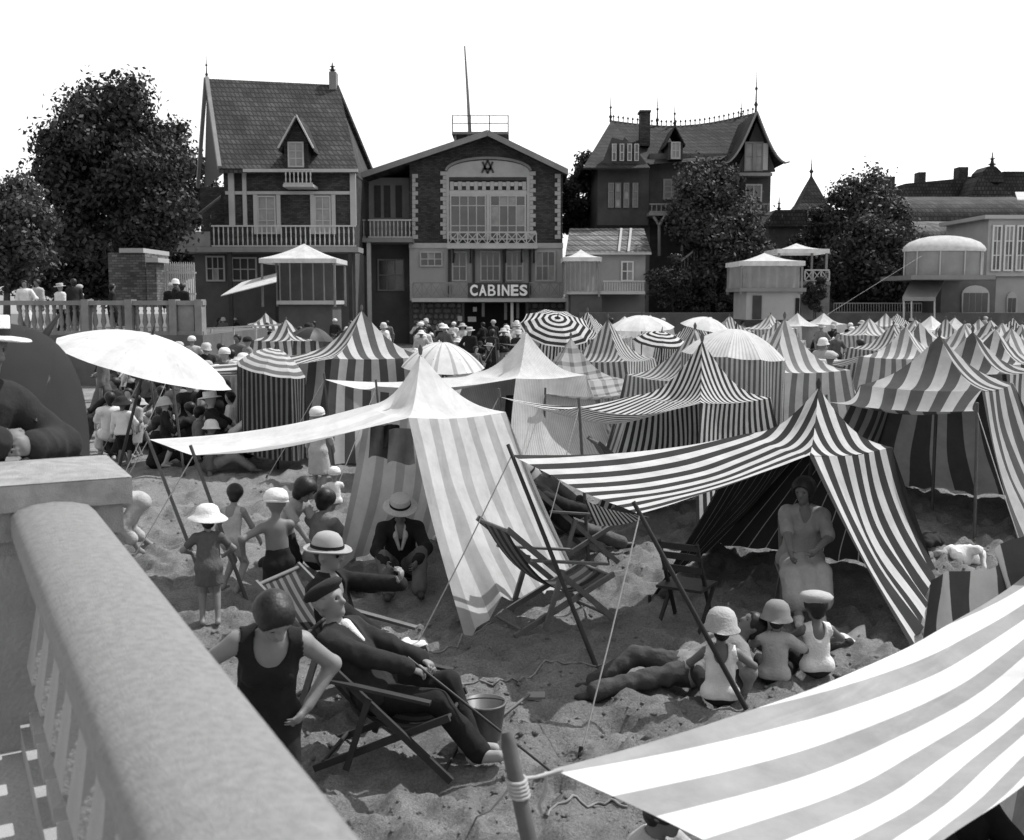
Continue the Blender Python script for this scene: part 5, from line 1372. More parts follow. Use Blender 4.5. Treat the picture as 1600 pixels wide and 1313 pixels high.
def hat(kind, b, parent, mat, band=None, tilt=0.1, sc=1.0, name=None):
    s = b.s * b.hs * sc; Mx = frame_of(b, tilt); c = Vector(b.hc) + Vector(b.hd) * 0.052 * b.s * b.hs - Vector(b.fd) * 0.004 * s
    P = {'boater': [(.001, .085), (.092, .085), (.096, .08), (.098, .012), (.098, .006), (.165, -.004), (.168, -.008), (.165, -.012), (.09, -.006)],
         'bowler': [(.001, .105), (.035, .103), (.066, .090), (.088, .062), (.098, .025), (.102, -.002), (.14, -.012), (.150, -.006), (.152, -.012), (.138, -.022), (.095, -.012)],
         'cloche': [(.001, .085), (.05, .078), (.08, .055), (.098, .015), (.104, -.03), (.128, -.062), (.130, -.067), (.1, -.04)],
         'sunhat': [(.001, .078), (.05, .072), (.082, .05), (.097, .012), (.104, -.004), (.145, -.035), (.165, -.055), (.166, -.06), (.10, -.015)],
         'beret': [(.001, .075), (.06, .074), (.105, .060), (.128, .036), (.120, .016), (.096, .002), (.092, -.012), (.088, -.014)],
         'cap': [(.001, .082), (.05, .076), (.085, .052), (.103, .012), (.106, -.018), (.100, -.022), (.104, -.026), (.104, -.040), (.095, -.044)]}[kind]
    n = 22; m = M(); vs = []
    for i, (r, z) in enumerate(P):
        for k in range(n):
            a = 2 * math.pi * k / n; w = 1 + 0.03 * math.sin(3 * a + i) * (1 if r > .1 else .4)
            p = Vector((r * s * w * math.cos(a), r * s * w * 1.10 * math.sin(a), z * s + (0.006 * s * math.sin(2 * a + 1) if r > .11 else 0)))
            vs.append(c + Mx @ p)
    fs = [(i * n + k, i * n + (k + 1) % n, (i + 1) * n + (k + 1) % n, (i + 1) * n + k) for i in range(len(P) - 1) for k in range(n)]
    m.add(vs, fs, smooth=True); o = m.build(name or {'boater': 'boater_hat', 'bowler': 'round_hat', 'cloche': 'cloche_hat', 'sunhat': 'sun_hat', 'beret': 'beret', 'cap': 'knitted_cap'}[kind], mat, parent, local=True)
    if band is not None:
        m = M(); r = .101 if kind != 'bowler' else .1045; z0, z1 = (.008, .034) if kind == 'boater' else (.001, .022)
        vs = []
        for z in (z0, z1):
            for k in range(n):
                a = 2 * math.pi * k / n; rr = r - (0.0 if z == z0 else 0.002); vs.append(c + Mx @ Vector((rr * s * 1.02 * math.cos(a), rr * s * 1.12 * math.sin(a), z * s)))
        m.add(vs, [(k, (k + 1) % n, n + (k + 1) % n, n + k) for k in range(n)], smooth=True); m.build('hat_band', band, o, local=True)
    return o
def eyes(b, parent, mat=None, glasses=False):
    s = b.s * b.hs; c = Vector(b.hc); up = Vector(b.hd); f = Vector(b.fd); sd = f.cross(up); Mx = frame_of(b)
    for q in (-1, 1):
        m = M(); p = c + f * (.096 if glasses else .0885) * s + up * .008 * s + sd * q * .031 * s; r = .023 if glasses else .0115
        m.lathe([(0.0005, r * .4 * s), (r * .7 * s, r * .3 * s), (r * s, 0), (r * .7 * s, -r * .3 * s)], c=p, n=10, mat=Matrix((sd, up, f)).transposed()); m.build('sunglass_lens' if glasses else 'eye', EYEM, parent, local=True)
    m = M(); p = c + f * .0955 * s - up * .050 * s; m.tube([p - sd * .018 * s, p + f * .002 * s, p + sd * .018 * s], .0035 * s, 5); m.build('mouth', EYEM, parent, local=True)
def person(label, loc, rotz=0.0, group=None, cat='person'):
    t = thing('person', label, cat, loc, group, rotz); WOFF[t.name] = Vector(); return t
def put(name, me, mat, t):
    if me is not None: return link(name, me, mat, t)
def garment(name, t, b, mat, cell, parts, e=0.014, sleeve=1.0, leg=1.0, hem=None, neck=True, vneck=False, scoop=False, flare=0.0, k=0.012, bust=False, fold=0.011):
    S = Sdf(k * b.s)
    s = b.s
    if 'torso' in parts:
        torso(S, b, e * s)
        if 'legs' not in parts and 'skirt' not in parts: S.cap(b.hpl, b.hpr, .112 * s * b.w + e * s); S.clip(-b.sp, -(b.sp @ b.pel) + .06 * s)
        S.cap(b.neck, b.shl, .05 * s + e * s * .6, .048 * s + e * s); S.cap(b.neck, b.shr, .05 * s + e * s * .6, .048 * s + e * s)
        S.sub(b.neck + b.hd * .02 * s, b.neck + b.hd * .2 * s, .056 * s, .07 * s)
        if scoop:
            S.sub(b.neck + b.front * .03 * s + b.sp * .0 * s, b.neck + b.front * .15 * s - b.sp * .07 * s, .085 * s, .09 * s)
            S.sub(b.neck - b.front * .04 * s, b.neck - b.front * .12 * s - b.sp * .09 * s, .08 * s, .08 * s)
            S.sub(b.shl + b.side * .055 * s + b.sp * .01, b.shl + b.side * .2 * s, .09 * s); S.sub(b.shr - b.side * .055 * s + b.sp * .01, b.shr - b.side * .2 * s, .09 * s)
        if vneck: S.sub(b.neck + b.front * .09 * s, b.neck + b.front * .14 * s - b.sp * .16 * s, .06 * s, .02 * s)
    if 'arms' in parts: limb_arm(S, b, e * s, sleeve, e2=e * s + .008 * s)
    if 'legs' in parts: limb_leg(S, b, e * s + .004 * s, leg, straight=0.022)
    if 'legs' in parts and 'torso' not in parts: S.cap(b.hpl, b.hpr, .1 * s * b.w + e * s); S.cap(b.pel, b.pel + b.sp * .12 * s, .145 * s * b.w + e * s, .135 * s * b.w + e * s, (b.front, .72))
    if 'skirt' in parts:       # standing skirt / coat tails, hangs to hem height
        d = (b.pel[2] - hem) ; bot = V3(*( (b.kl + b.kr) / 2 )); bot = b.pel + (bot - b.pel) * (d / max(abs(b.pel[2] - bot[2]), .05) if abs(b.pel[2] - bot[2]) > .1 else 1)
        S.cap(b.pel + b.sp * .1 * s, b.pel, .135 * s + e, .15 * s + e, (b.front, .8)); S.cap(b.pel, V3(bot[0], bot[1], hem - .1 * s), .16 * s + e, (.20 + flare) * s + e); S.clip((0, 0, -1), -hem)
    if 'lap' in parts:         # sitting skirt over both thighs
        for hp, kn, an in ((b.hpl, b.kl, b.al), (b.hpr, b.kr, b.ar)):
            S.cap(hp, kn, .115 * s, .085 * s); S.cap(kn, kn + (an - kn) * .62, .088 * s, .11 * s)
        S.cap((b.hpl + b.hpr) / 2, (b.kl + b.kr) / 2, .12 * s, .09 * s); S.cap((b.kl + b.kr) / 2, ((b.kl + b.kr) + (b.al + b.ar - b.kl - b.kr) * .6) / 2, .09 * s, .11 * s)
    if bust:
        for q in (-1, 1): S.ball(b.pel + b.sp * .30 * s + b.side * q * .068 * s + b.front * .07 * s, .066 * s)
    me = S.mesh(name, cell)
    n_ = len(me.vertices); co = np.empty(n_ * 3); me.vertices.foreach_get('co', co); co = co.reshape(-1, 3); nn = np.empty(n_ * 3); me.vertices.foreach_get('normal', nn); nn = nn.reshape(-1, 3)
    w_ = 1 - np.abs(2 * fbm(co * np.array([10, 10, 7]) / s ** .5 + 3.3 * len(name), 2) - 1) * 1.6      # cloth creases
    co += nn * ((w_ - .6) * fold * s)[:, None]; me.vertices.foreach_set('co', co.ravel()); me.update()
    return put(name, me, mat, t)
def shoes(t, b, mat, cell, e=.008):
    S = Sdf(0.01 * b.s); foot(S, b, e * b.s); put('shoes', S.mesh('shoes', cell), mat, t)
# ================================================================== DECK CHAIRS AND PROPS
WOODL = gray('chair_wood', 0.12, 0.6, 0.3, 8.0, 0.3, 30)
def deckchair(label, loc, rotz, canvas, arms=True, w=0.58, wood=None, group='folding deck chairs'):
    wood = wood or WOODL
    t = thing('deck_chair', label, 'deck chair', loc, group, rotz); WOFF[t.name] = Vector()
    h = w / 2
    T, Ff = Vector((0, .62, .92)), Vector((0, -.46, .40))
    for sx in (-1, 1):
        M().bar((sx * h, .64, .95), (sx * h, -.50, -.02), .028, .05).build('leg', wood, t, local=True)
        M().bar((sx * (h - .035), -.48, .42), (sx * (h - .035), .55, -.02), .028, .05).build('leg', wood, t, local=True)
        M().bar((sx * (h + .03), .28, .0 + .02), (sx * (h + .03), .10, .54), .026, .045).build('leg', wood, t, local=True)
        if arms: M().bar((sx * (h + .03), .42, .66), (sx * (h + .03), -.36, .54), .055, .022).build('armrest', wood, t, local=True)
    for (y, z, ww) in ((.62, .93, w), (-.46, .40, w - .07), (-.44, .03, w), (.48, .03, w - .07)):
        M().tube([(-ww / 2, y, z), (ww / 2, y, z)], .016, 7).build('crossbar', wood, t, local=True)
    C = Vector((0, .12, .0)); cw = w - .11
    def sl(u, v):
        p = T * (1 - v) ** 2 + C * 2 * v * (1 - v) + Ff * v * v
        return Vector(((u - .5) * cw, p.y - .0, p.z + .018 - .02 * math.sin(math.pi * u)))
    m = M(); m.grid(sl, 8, 16, lambda u, v: (u * cw, v)); m.build('canvas_sling', canvas, t, local=True)
    return t
SL1 = stripe('sling_dark', 0.10, 0.04, 0.14, 0.5, 0.1); SL2 = stripe('sling_stripe', 0.16, 0.05, 0.09, 0.5, 0.1)

# ================================================================== FOREGROUND PEOPLE
HC = 0.009
def Xat(px, Y): return (px - 800) / F * Y
# --- woman in dark bathing suit, hands on hips, head bowed
L = gp(Xat(398, 5.45), 5.45)
b = Body(s=.99, pel=(0.0, 0.0, .87), spine=(.10, -.26, 1), side=(1, 0.05, -.05), head=(.10, -.72, .70), face=(.30, -.65, -.9), hl=(.225, -.06, .93), hr=(-.215, -.04, .93),
         el=(1, .9, -.1), er=(-1, .55, .15), fl=(.12, .02, .08), fr=(-.13, -.06, .08), sh=.165)
t = person('woman in dark sleeveless bathing suit, head bowed and hands on hips beside the rail', L, R(12))
put('body', body_mesh('body', b, HC, {'l': ((-.55, -.5, -.55), (-.6, .3, .3), .5), 'r': ((.4, -.5, -.7), (.7, .3, .2), .5)}, bust=True), SKIN, t)
garment('bathing_suit', t, b, BLACKC, HC, ('torso', 'legs'), .012, leg=.34, scoop=True, bust=True, fold=.010)
put('hair', hair_sdf(b, .0, .016).mesh('hair', HC), HAIR, t); eyes(b, t)
# --- man with beret reclining in deck chair
L = gp(Xat(612, 6.8), 6.8)
deckchair('dark canvas deck chair under the reclining man with beret', L, R(80), SL1, arms=True, wood=gray('dark_chair_wood', 0.03, 0.6, 0.3, 8)).scale = (.95, .86, .9)
bm = Body(s=1.0, pel=(0, .12, .41), spine=(0, .60, .80), side=(1, 0, 0), head=(0, .30, .95), face=(-.10, -1, .12), hl=(.10, -.34, .56), hr=(-.04, -.36, .57), el=(1, .4, -.5), er=(-1, .3, -.5),
          fl=(.14, -.47, .09), fr=(.0, -.57, .10), kl=(.2, -.6, 1), kr=(-.1, -.6, 1), build=1.12, fdl=(.1, -1, .1), fdr=(-.1, -1, .25))
t = person('man in dark suit and beret dozing in a deck chair with a cane', L, R(72))
put('body', body_mesh('body', bm, HC, {'l': ((-.3, -.9, -.2), (-.3, .2, -.9), .7), 'r': ((.3, -.9, -.2), (.3, .2, -.9), .7)}), SKIN, t)
garment('jacket', t, bm, DARKC, HC, ('torso', 'arms'), .022, vneck=True); garment('trousers', t, bm, BLACKC, HC, ('legs',), .014); shoes(t, bm, gray('pale_shoe', .3, .8), HC)
S = Sdf(.008); S.cap(bm.neck + bm.front * .07 - bm.sp * .02, bm.neck + bm.front * .11 - bm.sp * .16, .045, .022); put('shirt_front', S.mesh('shirt_front', HC), WHITEC, t)
put('hair', hair_sdf(bm, .0, .004).mesh('hair', HC), HAIRG, t); eyes(bm, t)
hat('beret', bm, t, DARKC, tilt=.28, sc=1.05)
a, c_ = Vector(bm.wr) + Vector((.02, -.08, .0)), Vector((.02, -1.05, .02))
rot = Matrix.Rotation(R(72), 3, 'Z'); aw_, cw_ = L + rot @ a, L + rot @ c_
M().tube([aw_ + (aw_ - cw_).normalized() * .10, aw_, cw_], [.011, .010, .008], 7).build('walking_cane', gray('cane', .03, .4))
tag(bpy.data.objects['walking_cane'], 'thin dark walking cane held by the man with beret', 'cane')
# --- man with pale round hat and sunglasses
L = gp(Xat(545, 7.75), 7.75)
deckchair('deck chair under the man with pale round hat', L, R(70), SL2)
b = Body(s=1.0, pel=(0, .10, .46), spine=(0, .22, .97), head=(0, -.05, 1), face=(.05, -1, -.28), hl=(.10, -.34, .93), hr=(-.18, -.30, .62), el=(.5, .2, -1), er=(-1, .3, -.4), fl=(.12, -.70, .09), fr=(-.12, -.66, .09), kl=(.1, -.4, 1), kr=(-.1, -.4, 1), build=1.1)
t = person('man in dark coat with pale banded hat and sunglasses raising his hand', L, R(70))
put('body', body_mesh('body', b, HC, {'l': ((-.1, -.3, .95), (-.3, .9, .2), .8)}), SKIN, t)
garment('coat', t, b, BLACKC, HC, ('torso', 'arms'), .022, vneck=True); garment('trousers', t, b, DARKC, HC, ('legs',), .014); shoes(t, b, SHOE, HC)
hat('bowler', b, t, gray('pale_felt', .30, .9, .1, 20), BLACKC, tilt=-.02, sc=1.10); eyes(b, t, glasses=True); put('hair', hair_sdf(b, 0, .003).mesh('hair', HC), HAIR, t)
# --- boy with white knitted cap at the awning pole, seen from behind
KC = 0.011
L = gp(Xat(428, 9.4), 9.4)
b = Body(s=.74, hs=1.32, pel=(0, 0, .65), spine=(.05, -.05, 1), head=(-.1, -.15, 1), face=(-.5, -1, -.2), hl=(.30, -.05, .75), hr=(-.05, -.36, .84), el=(1, .4, -.3), er=(-1, .2, -.6), fl=(.08, 0, .05), fr=(-.08, .02, .05), sh=.17)
b.wr = b.wr
t = person('bare backed boy in white knitted cap gripping the awning pole', L, R(205))
put('body', body_mesh('body', b, KC * .9), SKIN2, t); garment('bathing_trunks', t, b, BLACKC, KC, ('legs',), .010, leg=.35); hat('cap', b, t, WHITEC, tilt=.0, sc=1.08); eyes(b, t)
# --- child with wide white sun hat
L = gp(Xat(316, 9.75), 9.75)
b = Body(s=.62, hs=1.45, pel=(0, 0, .54), spine=(0, -.1, 1), head=(0, -.1, 1), face=(.3, -1, -.2), hl=(.15, -.2, .64), hr=(-.16, -.19, .62), fl=(.07, 0, .05), fr=(-.07, .02, .05), build=1.1)
t = person('small child in wide white sun hat and dark smock between the awning poles', L, R(195))
put('body', body_mesh('body', b, KC), SKIN, t); garment('smock', t, b, GREYC, KC, ('torso', 'skirt', 'arms'), .014, sleeve=.3, hem=.38); hat('sunhat', b, t, WHITEC, tilt=.05, sc=1.25); put('hair', hair_sdf(b).mesh('hair', KC), HAIR, t); eyes(b, t)
# --- child with bare shoulders
L = gp(Xat(352, 10.7), 10.7)
b = Body(s=.66, hs=1.3, pel=(0, 0, .52), spine=(.1, -.35, 1), head=(.1, -.4, 1), face=(.5, -1, -.5), hl=(.30, -.15, .42), hr=(-.18, -.3, .42), fl=(.10, 0, .05), fr=(-.10, .05, .05))
t = person('dark haired child with bare shoulders stooping behind the child in sun hat', L, R(160))
put('body', body_mesh('body', b, KC), SKIN, t); garment('bathing_suit', t, b, PALEC, KC, ('torso', 'legs'), .010, leg=.25, scoop=True); put('hair', hair_sdf(b).mesh('hair', KC), HAIR, t); eyes(b, t)
# --- two kneeling children beside the white tent
STRP = stripe('striped_jersey', .55, .08, .06, .5, 0)
L = gp(Xat(440, 11.8), 11.8)
b = Body(s=.84, hs=1.2, pel=(0, .06, .42), spine=(0, -.55, .85), head=(0, -.55, .8), face=(0, -1, -.6), hl=(.14, -.50, .22), hr=(-.12, -.52, .2), fl=(.10, .30, .06), fr=(-.10, .32, .06), kl=(.1, -1, -.5), kr=(-.1, -1, -.5), fdl=(0, 1, 0), fdr=(0, 1, 0))
t = person('dark haired girl kneeling and leaning over in pale blouse near white tent', L, R(65))
put('body', body_mesh('body', b, KC), SKIN, t); garment('blouse', t, b, PALEC, KC, ('torso', 'arms'), .012, sleeve=.35); garment('skirt', t, b, DARKC, KC, ('lap',), .012); put('hair', hair_sdf(b, .03, .03).mesh('hair', KC), HAIR, t); eyes(b, t)
L = gp(Xat(497, 11.8), 11.8)
b = Body(s=.90, hs=1.15, pel=(0, .06, .18), spine=(0, -.18, 1), head=(0, -.3, 1), face=(0, -1, -.5), hl=(.12, -.36, .30), hr=(-.14, -.34, .3), fl=(.14, -.36, .05), fr=(-.12, -.40, .05), kl=(.5, -.4, 1), kr=(-.5, -.4, 1))
t = person('dark haired boy in grey jersey sitting with his back to the white tent opening', L, R(150))
put('body', body_mesh('body', b, KC), SKIN, t); garment('jersey', t, b, MIDC, KC, ('torso', 'arms'), .014, sleeve=.9); garment('shorts', t, b, BLACKC, KC, ('legs',), .012, leg=.45); put('hair', hair_sdf(b, 0, .02).mesh('hair', KC), HAIR, t); eyes(b, t)
# --- standing girl white cap, little one beside her
L = gp(Xat(494, 15.6), 15.6)
b = Body(s=.72, hs=1.3, pel=(0, 0, .64), hl=(.20, -.10, .58), hr=(-.16, -.25, .62), face=(-.4, -1, -.3), fl=(.08, 0, .06), fr=(-.09, .08, .06))
t = person('girl in white cap and long pale dress standing before broad striped tent', L, R(170))
put('body', body_mesh('body', b, .015), SKIN, t); garment('dress', t, b, PALEC, .015, ('torso', 'arms', 'skirt'), .016, sleeve=.7, hem=.30, flare=.03); hat('cap', b, t, WHITEC, sc=1.1)
L = gp(Xat(519, 14.6), 14.6)
b = Body(s=.5, hs=1.5, pel=(0, .03, .14), spine=(0, -.1, 1), hl=(.1, -.24, .3), hr=(-.1, -.24, .3), fl=(.08, -.3, .05), fr=(-.08, -.3, .05), kl=(.3, -.3, 1), kr=(-.3, -.3, 1))
t = person('toddler in white bonnet sitting at the skirt of the girl in pale dress', L, R(200))
put('body', body_mesh('body', b, .015), SKIN, t); garment('smock', t, b, WHITEC, .015, ('torso', 'arms'), .014, sleeve=.6); hat('cap', b, t, WHITEC, sc=1.1)
# --- person in blazer and boater inside the white tent
L = gp(Xat(622, 11.2), 11.2)
b = Body(s=1.0, pel=(0, .05, .13), spine=(0, -.12, 1), head=(0, -.45, .9), face=(0, -.8, -.7), hl=(.16, -.42, .32), hr=(-.16, -.42, .3), fl=(.16, -.60, .08), fr=(-.14, -.64, .08), kl=(.35, -.5, 1), kr=(-.35, -.5, 1))
t = person('person in straw boater and dark blazer with pale lapels sitting in the white tent', L, R(8))
put('body', body_mesh('body', b, .0125), SKIN2, t); garment('blazer', t, b, BLACKC, .0125, ('torso', 'arms'), .020, vneck=True); garment('trousers', t, b, GREYC, .0125, ('legs',), .014); shoes(t, b, SHOE, .0125)
hat('boater', b, t, STRAW, BLACKC, tilt=.05, sc=1.08)
for q in (-1, 1):
    S = Sdf(.006); p0 = b.neck + b.side * q * .055 + b.front * .045; p1 = b.neck + b.side * q * .05 + b.front * .115 - b.sp * .10; p2 = b.neck + b.front * .135 - b.sp * .24 + b.side * q * .012
    S.cap(p0, p1, .024, .026); S.cap(p1, p2, .026, .016); put('lapel', S.mesh('lapel', .0125), PALEC, t)
# --- woman seated in the bold striped tent
L = gp(Xat(1262, 10.1), 10.1)
b = Body(s=.98, pel=(0, .10, .46), spine=(.06, .05, 1), head=(-.08, -.12, 1), face=(-.45, -1, -.3), hl=(.10, -.30, .66), hr=(-.14, -.34, .62), el=(1, .2, -.4), er=(-1, .2, -.4), fl=(.12, -.52, .09), fr=(-.08, -.56, .09), kl=(.2, -1, .3), kr=(-.3, -1, .3), build=1.16, sh=.175)
t = person('stout woman in pale blouse and long light skirt seated inside the bold striped tent', L, R(-8))
put('body', body_mesh('body', b, .0125), SKIN2, t); garment('blouse', t, b, gray('blouse_cloth', .24, .9, .15, 10, .4, 40), .0125, ('torso', 'arms'), .018, sleeve=.45, vneck=True, bust=True); garment('skirt', t, b, gray('skirt_cloth', .30, .9, .15, 10, .4, 40), .0125, ('lap',), .02); shoes(t, b, PALEC, .0125)
put('hair', hair_sdf(b, .02, .03).mesh('hair', .0125), HAIR, t); eyes(b, t)
ch_ = thing('folding_chair', 'plain wooden folding chair under the woman in the striped tent', 'chair', L, 'folding chairs', R(-8)); WOFF[ch_.name] = Vector()
def chair_parts(t, mat):
    M().box(-.22, -.12, .365, .22, .30, .39).build('seat', mat, t, local=True)
    for sx in (-.2, .2):
        M().bar((sx, .30, -.02), (sx, -.10, .37), .03).build('leg', mat, t, local=True); M().bar((sx * .9, -.12, -.02), (sx * .9, .34, .82), .03).build('leg', mat, t, local=True)
    for z in (.55, .68, .78): M().box(-.19, .18 + (z - .5) * .5, z - .03, .19, .20 + (z - .5) * .5, z + .03).build('back_slat', mat, t, local=True)
chair_parts(ch_, GREYW)
L = gp(Xat(1085, 9.9), 9.9); c2_ = thing('folding_chair', 'empty dark folding chair standing at the tent mouth beside the woman', 'chair', L, 'folding chairs', R(150)); WOFF[c2_.name] = Vector(); chair_parts(c2_, gray('dark_chair_wood', .04))
# --- three children on the sand before her, seen from behind
def child_sit(label, px, Y, s, rot, hatk, hatm, top, bot, band=None, scoop=True, lean=-.12, hsc=1.2):
    L = gp(Xat(px, Y), Y)
    b = Body(s=s, hs=1.42, pel=(0, .05, .12 * s / .6), spine=(0, lean, 1), head=(0, -.2, 1), face=(.2, -1, -.2), hl=(.20, -.22, .22), hr=(-.2, -.2, .24), fl=(.16, -.42, .05), fr=(-.14, -.44, .05), kl=(.6, -.3, .8), kr=(-.6, -.3, .8))
    t = person(label, L, R(rot)); put('body', body_mesh('body', b, KC), SKIN2, t)
    if scoop: garment('vest', t, b, top, KC, ('torso',), .022, scoop=True, fold=.006)
    else: garment('shirt', t, b, top, KC, ('torso', 'arms'), .022, sleeve=.4, fold=.008)
    garment('shorts', t, b, bot, KC, ('legs',), .012, leg=.45); hat(hatk, b, t, hatm, band, sc=hsc); put('hair', hair_sdf(b).mesh('hair', KC), HAIR, t); eyes(b, t)
    return t
child_sit('child in white vest and pale turned-up hat sitting beside the awning pole', 1136, 7.75, .66, 170, 'cloche', PALEC, WHITEC, DARKC)
child_sit('child in grey sun hat and striped pale top sitting between the two white vests', 1224, 8.15, .60, 160, 'cloche', FELT, PALEC, DARKC, scoop=False)
child_sit('child in white vest and pale beret sitting nearest the broad awning', 1288, 8.2, .62, 185, 'beret', PALEC, WHITEC, DARKC, hsc=1.12)
# --- person lying on the sand
L = gp(Xat(1062, 8.1), 8.1)
b = Body(s=.9, pel=(0, .1, .17), spine=(.0, .85, .40), side=(1, 0, 0), head=(0, .7, .7), face=(0, -.6, .6), hl=(.30, .42, .06), hr=(-.28, .4, .06), el=(1, 0, .3), er=(-1, 0, .3), fl=(.12, -.66, .08), fr=(-.08, -.60, .08), kl=(.1, 0, 1), kr=(-.2, 0, 1))
t = person('person in grey clothes reclining on the sand beside the seated children', L, R(-80))
put('body', body_mesh('body', b, .0125), SKIN2, t); garment('shirt', t, b, gray('drab_shirt', .20, .9, .2, 10, .4, 50), .0125, ('torso', 'arms'), .022); garment('trousers', t, b, gray('drab_cloth', .055, .9, .25, 10, .3, 50), .0125, ('legs',), .020, fold=.02); put('hair', hair_sdf(b).mesh('hair', .0125), HAIR, t); shoes(t, b, SHOE, .0125); eyes(b, t)
# --- person resting in a striped deck chair under the bold awning
L = gp(Xat(888, 12.0), 12.0)
deckchair('striped deck chair with a resting person under the bold striped awning', L, R(120), SL2)
b = Body(s=1.0, pel=(0, .12, .46), spine=(0, .66, .75), head=(0, .4, .9), face=(0, -1, 0), hl=(.2, -.26, .55), hr=(-.2, -.26, .55), fl=(.10, -.86, .09), fr=(-.1, -.84, .09), kl=(.2, 0, 1), kr=(-.2, 0, 1))
t = person('person in dark striped clothes and soft hat resting in the deck chair under the awning', L, R(120))
put('body', body_mesh('body', b, .0125), SKIN2, t); garment('jacket', t, b, DARKC, .0125, ('torso', 'arms'), .02); garment('trousers', t, b, GREYC, .0125, ('legs',), .014); shoes(t, b, SHOE, .0125); hat('cloche', b, t, FELT, BLACKC, sc=1.1); eyes(b, t)
L = gp(Xat(862, 13.2), 13.2)
b = Body(s=1.0, pel=(0, .05, .14), spine=(0, .1, 1), head=(0, -.2, 1), face=(0, -1, -.4), hl=(.16, -.4, .3), hr=(-.16, -.42, .3), fl=(.16, -.6, .08), fr=(-.14, -.64, .08), kl=(.3, -.4, 1), kr=(-.3, -.4, 1))
t = person('bare headed person in grey sitting on the sand behind the striped deck chair', L, R(60))
put('body', body_mesh('body', b, .0145), SKIN, t); garment('jacket', t, b, GREYC, .0145, ('torso', 'arms'), .02); garment('trousers', t, b, DARKC, .0145, ('legs',), .014); put('hair', hair_sdf(b, 0, .01).mesh('hair', .0145), HAIR, t)
# --- empty deck chair in front of the white tent
L = gp(Xat(868, 9.75), 9.75); deckchair('empty dark striped deck chair in front of the white roofed tent', L, R(118), SL1)
L = gp(Xat(1000, 14.6), 14.6); deckchair('deck chair in the shade below the fine striped pagoda tent', L, R(100), SL2)
# --- people by the near awning at the bottom
def sitter(label, px, Y, s, rot, top, hairm=HAIR, hatk=None, hatm=None, lean=-.2, skin=SKIN2):
    L = gp(Xat(px, Y), Y)
    b = Body(s=s, hs=1.05, pel=(0, .05, .14), spine=(0, lean, 1), head=(0, -.35, 1), face=(0, -1, -.5), hl=(.18, -.42, .3), hr=(-.18, -.40, .3), fl=(.18, -.55, .07), fr=(-.16, -.58, .07), kl=(.4, -.4, 1), kr=(-.4, -.4, 1))
    t = person(label, L, R(rot)); put('body', body_mesh('body', b, HC), skin, t); garment('shirt', t, b, top, HC, ('torso', 'arms'), .016, sleeve=.9); garment('trousers', t, b, DARKC, HC, ('legs',), .014, leg=.9); put('hair', hair_sdf(b, .0, .016).mesh('hair', HC), hairm, t); eyes(b, t)
    if hatk: hat(hatk, b, t, hatm)
    return t
sitter('dark haired person in pale patterned shirt crouching under the edge of the near awning', 988, 4.8, .88, 60, PALEC, lean=-.45)
sitter('dark haired person in black jersey sitting in the shade of the near tent', 1545, 4.7, .98, 30, BLACKC, lean=0)
# --- bending figure in pale robe beyond the pillar
L = gp(Xat(196, 12.3), 12.3)
b = Body(s=.80, hs=1.1, pel=(0, .1, .62), spine=(0, -.92, .25), head=(0, -.9, -.2), face=(0, -.4, -1), hl=(.12, -.62, .22), hr=(-.14, -.58, .2), fl=(.14, .05, .07), fr=(-.16, .22, .07))
t = person('barefoot person in loose pale robe bending down to the sand beyond the pillar', L, R(-60))
put('body', body_mesh('body', b, .0125), SKIN, t); garment('robe', t, b, PALEC, .0125, ('torso', 'arms', 'legs'), .03, sleeve=.8, leg=.75); put('hair', hair_sdf(b).mesh('hair', .0125), HAIR, t)
# --- man leaning at the pillar, straw boater
L = Vector((-2.22, 4.42, FLOOR))
b = Body(s=.95, pel=(-.02, .1, .80), spine=(.06, -.36, 1), head=(.05, -.10, 1), face=(.1, -1, -.05), hl=(.10, -.26, 1.03), hr=(-.06, -.24, 1.06), el=(1, 0, -.5), er=(-1, 0, -.5), fl=(.12, .1, .09), fr=(-.12, .15, .09), build=1.05)
t = person('man in dark jacket and white straw boater leaning on the cement pillar', L, R(62))
put('body', body_mesh('body', b, HC), SKIN2, t); garment('jacket', t, b, DARKC, HC, ('torso', 'arms'), .032); garment('trousers', t, b, GREYC, HC, ('legs',), .014); shoes(t, b, SHOE, HC); eyes(b, t)
hat('boater', b, t, gray('white_straw', .62, .8, .1, 40, .4, 120), BLACKC, tilt=.10, sc=1.12); put('hair', hair_sdf(b, 0, .004).mesh('hair', HC), HAIR, t)

# ================================================================== SMALL THINGS ON THE SAND
def bucket(label, loc, r=.125, h=.24):
    t = thing('bucket', label, 'bucket', loc); m = M(); c = loc
    m.lathe([(r * .72, 0), (r, h), (r * 1.05, h + .004), (r * 1.05, h + .018), (r * .97, h + .018), (r * .70, .012), (.001, .012)], c=c, n=24); m.build('pail', gray('tin', .10, .45, .25, 14, spec=.5), t)
    pts = [c + Vector((r * 1.05 * math.cos(a), .02 + .05 * math.sin(a), h + .0 + .015 * math.sin(a))) for a in [math.pi * k / 10 for k in range(11)]]
    M().tube(pts, .005, 5).build('handle', IRON, t)
bucket('dark tin bucket standing on the sand beside the reclining man', gp(Xat(756, 7.05), 7.05, .01), .14, .27)
sp_ = thing('toy_spade', 'wooden spade lying on the sand behind the bucket', 'spade', gp(Xat(820, 7.7), 7.7))
M().tube([gp(Xat(783, 7.45), 7.45, .03), gp(Xat(828, 7.75), 7.75, .05)], .012, 6).build('handle', WOODL, sp_); q = gp(Xat(836, 7.8), 7.8, .04); M().box(q.x - .05, q.y - .06, q.z - .01, q.x + .08, q.y + .06, q.z + .01).build('blade', GREYW, sp_)
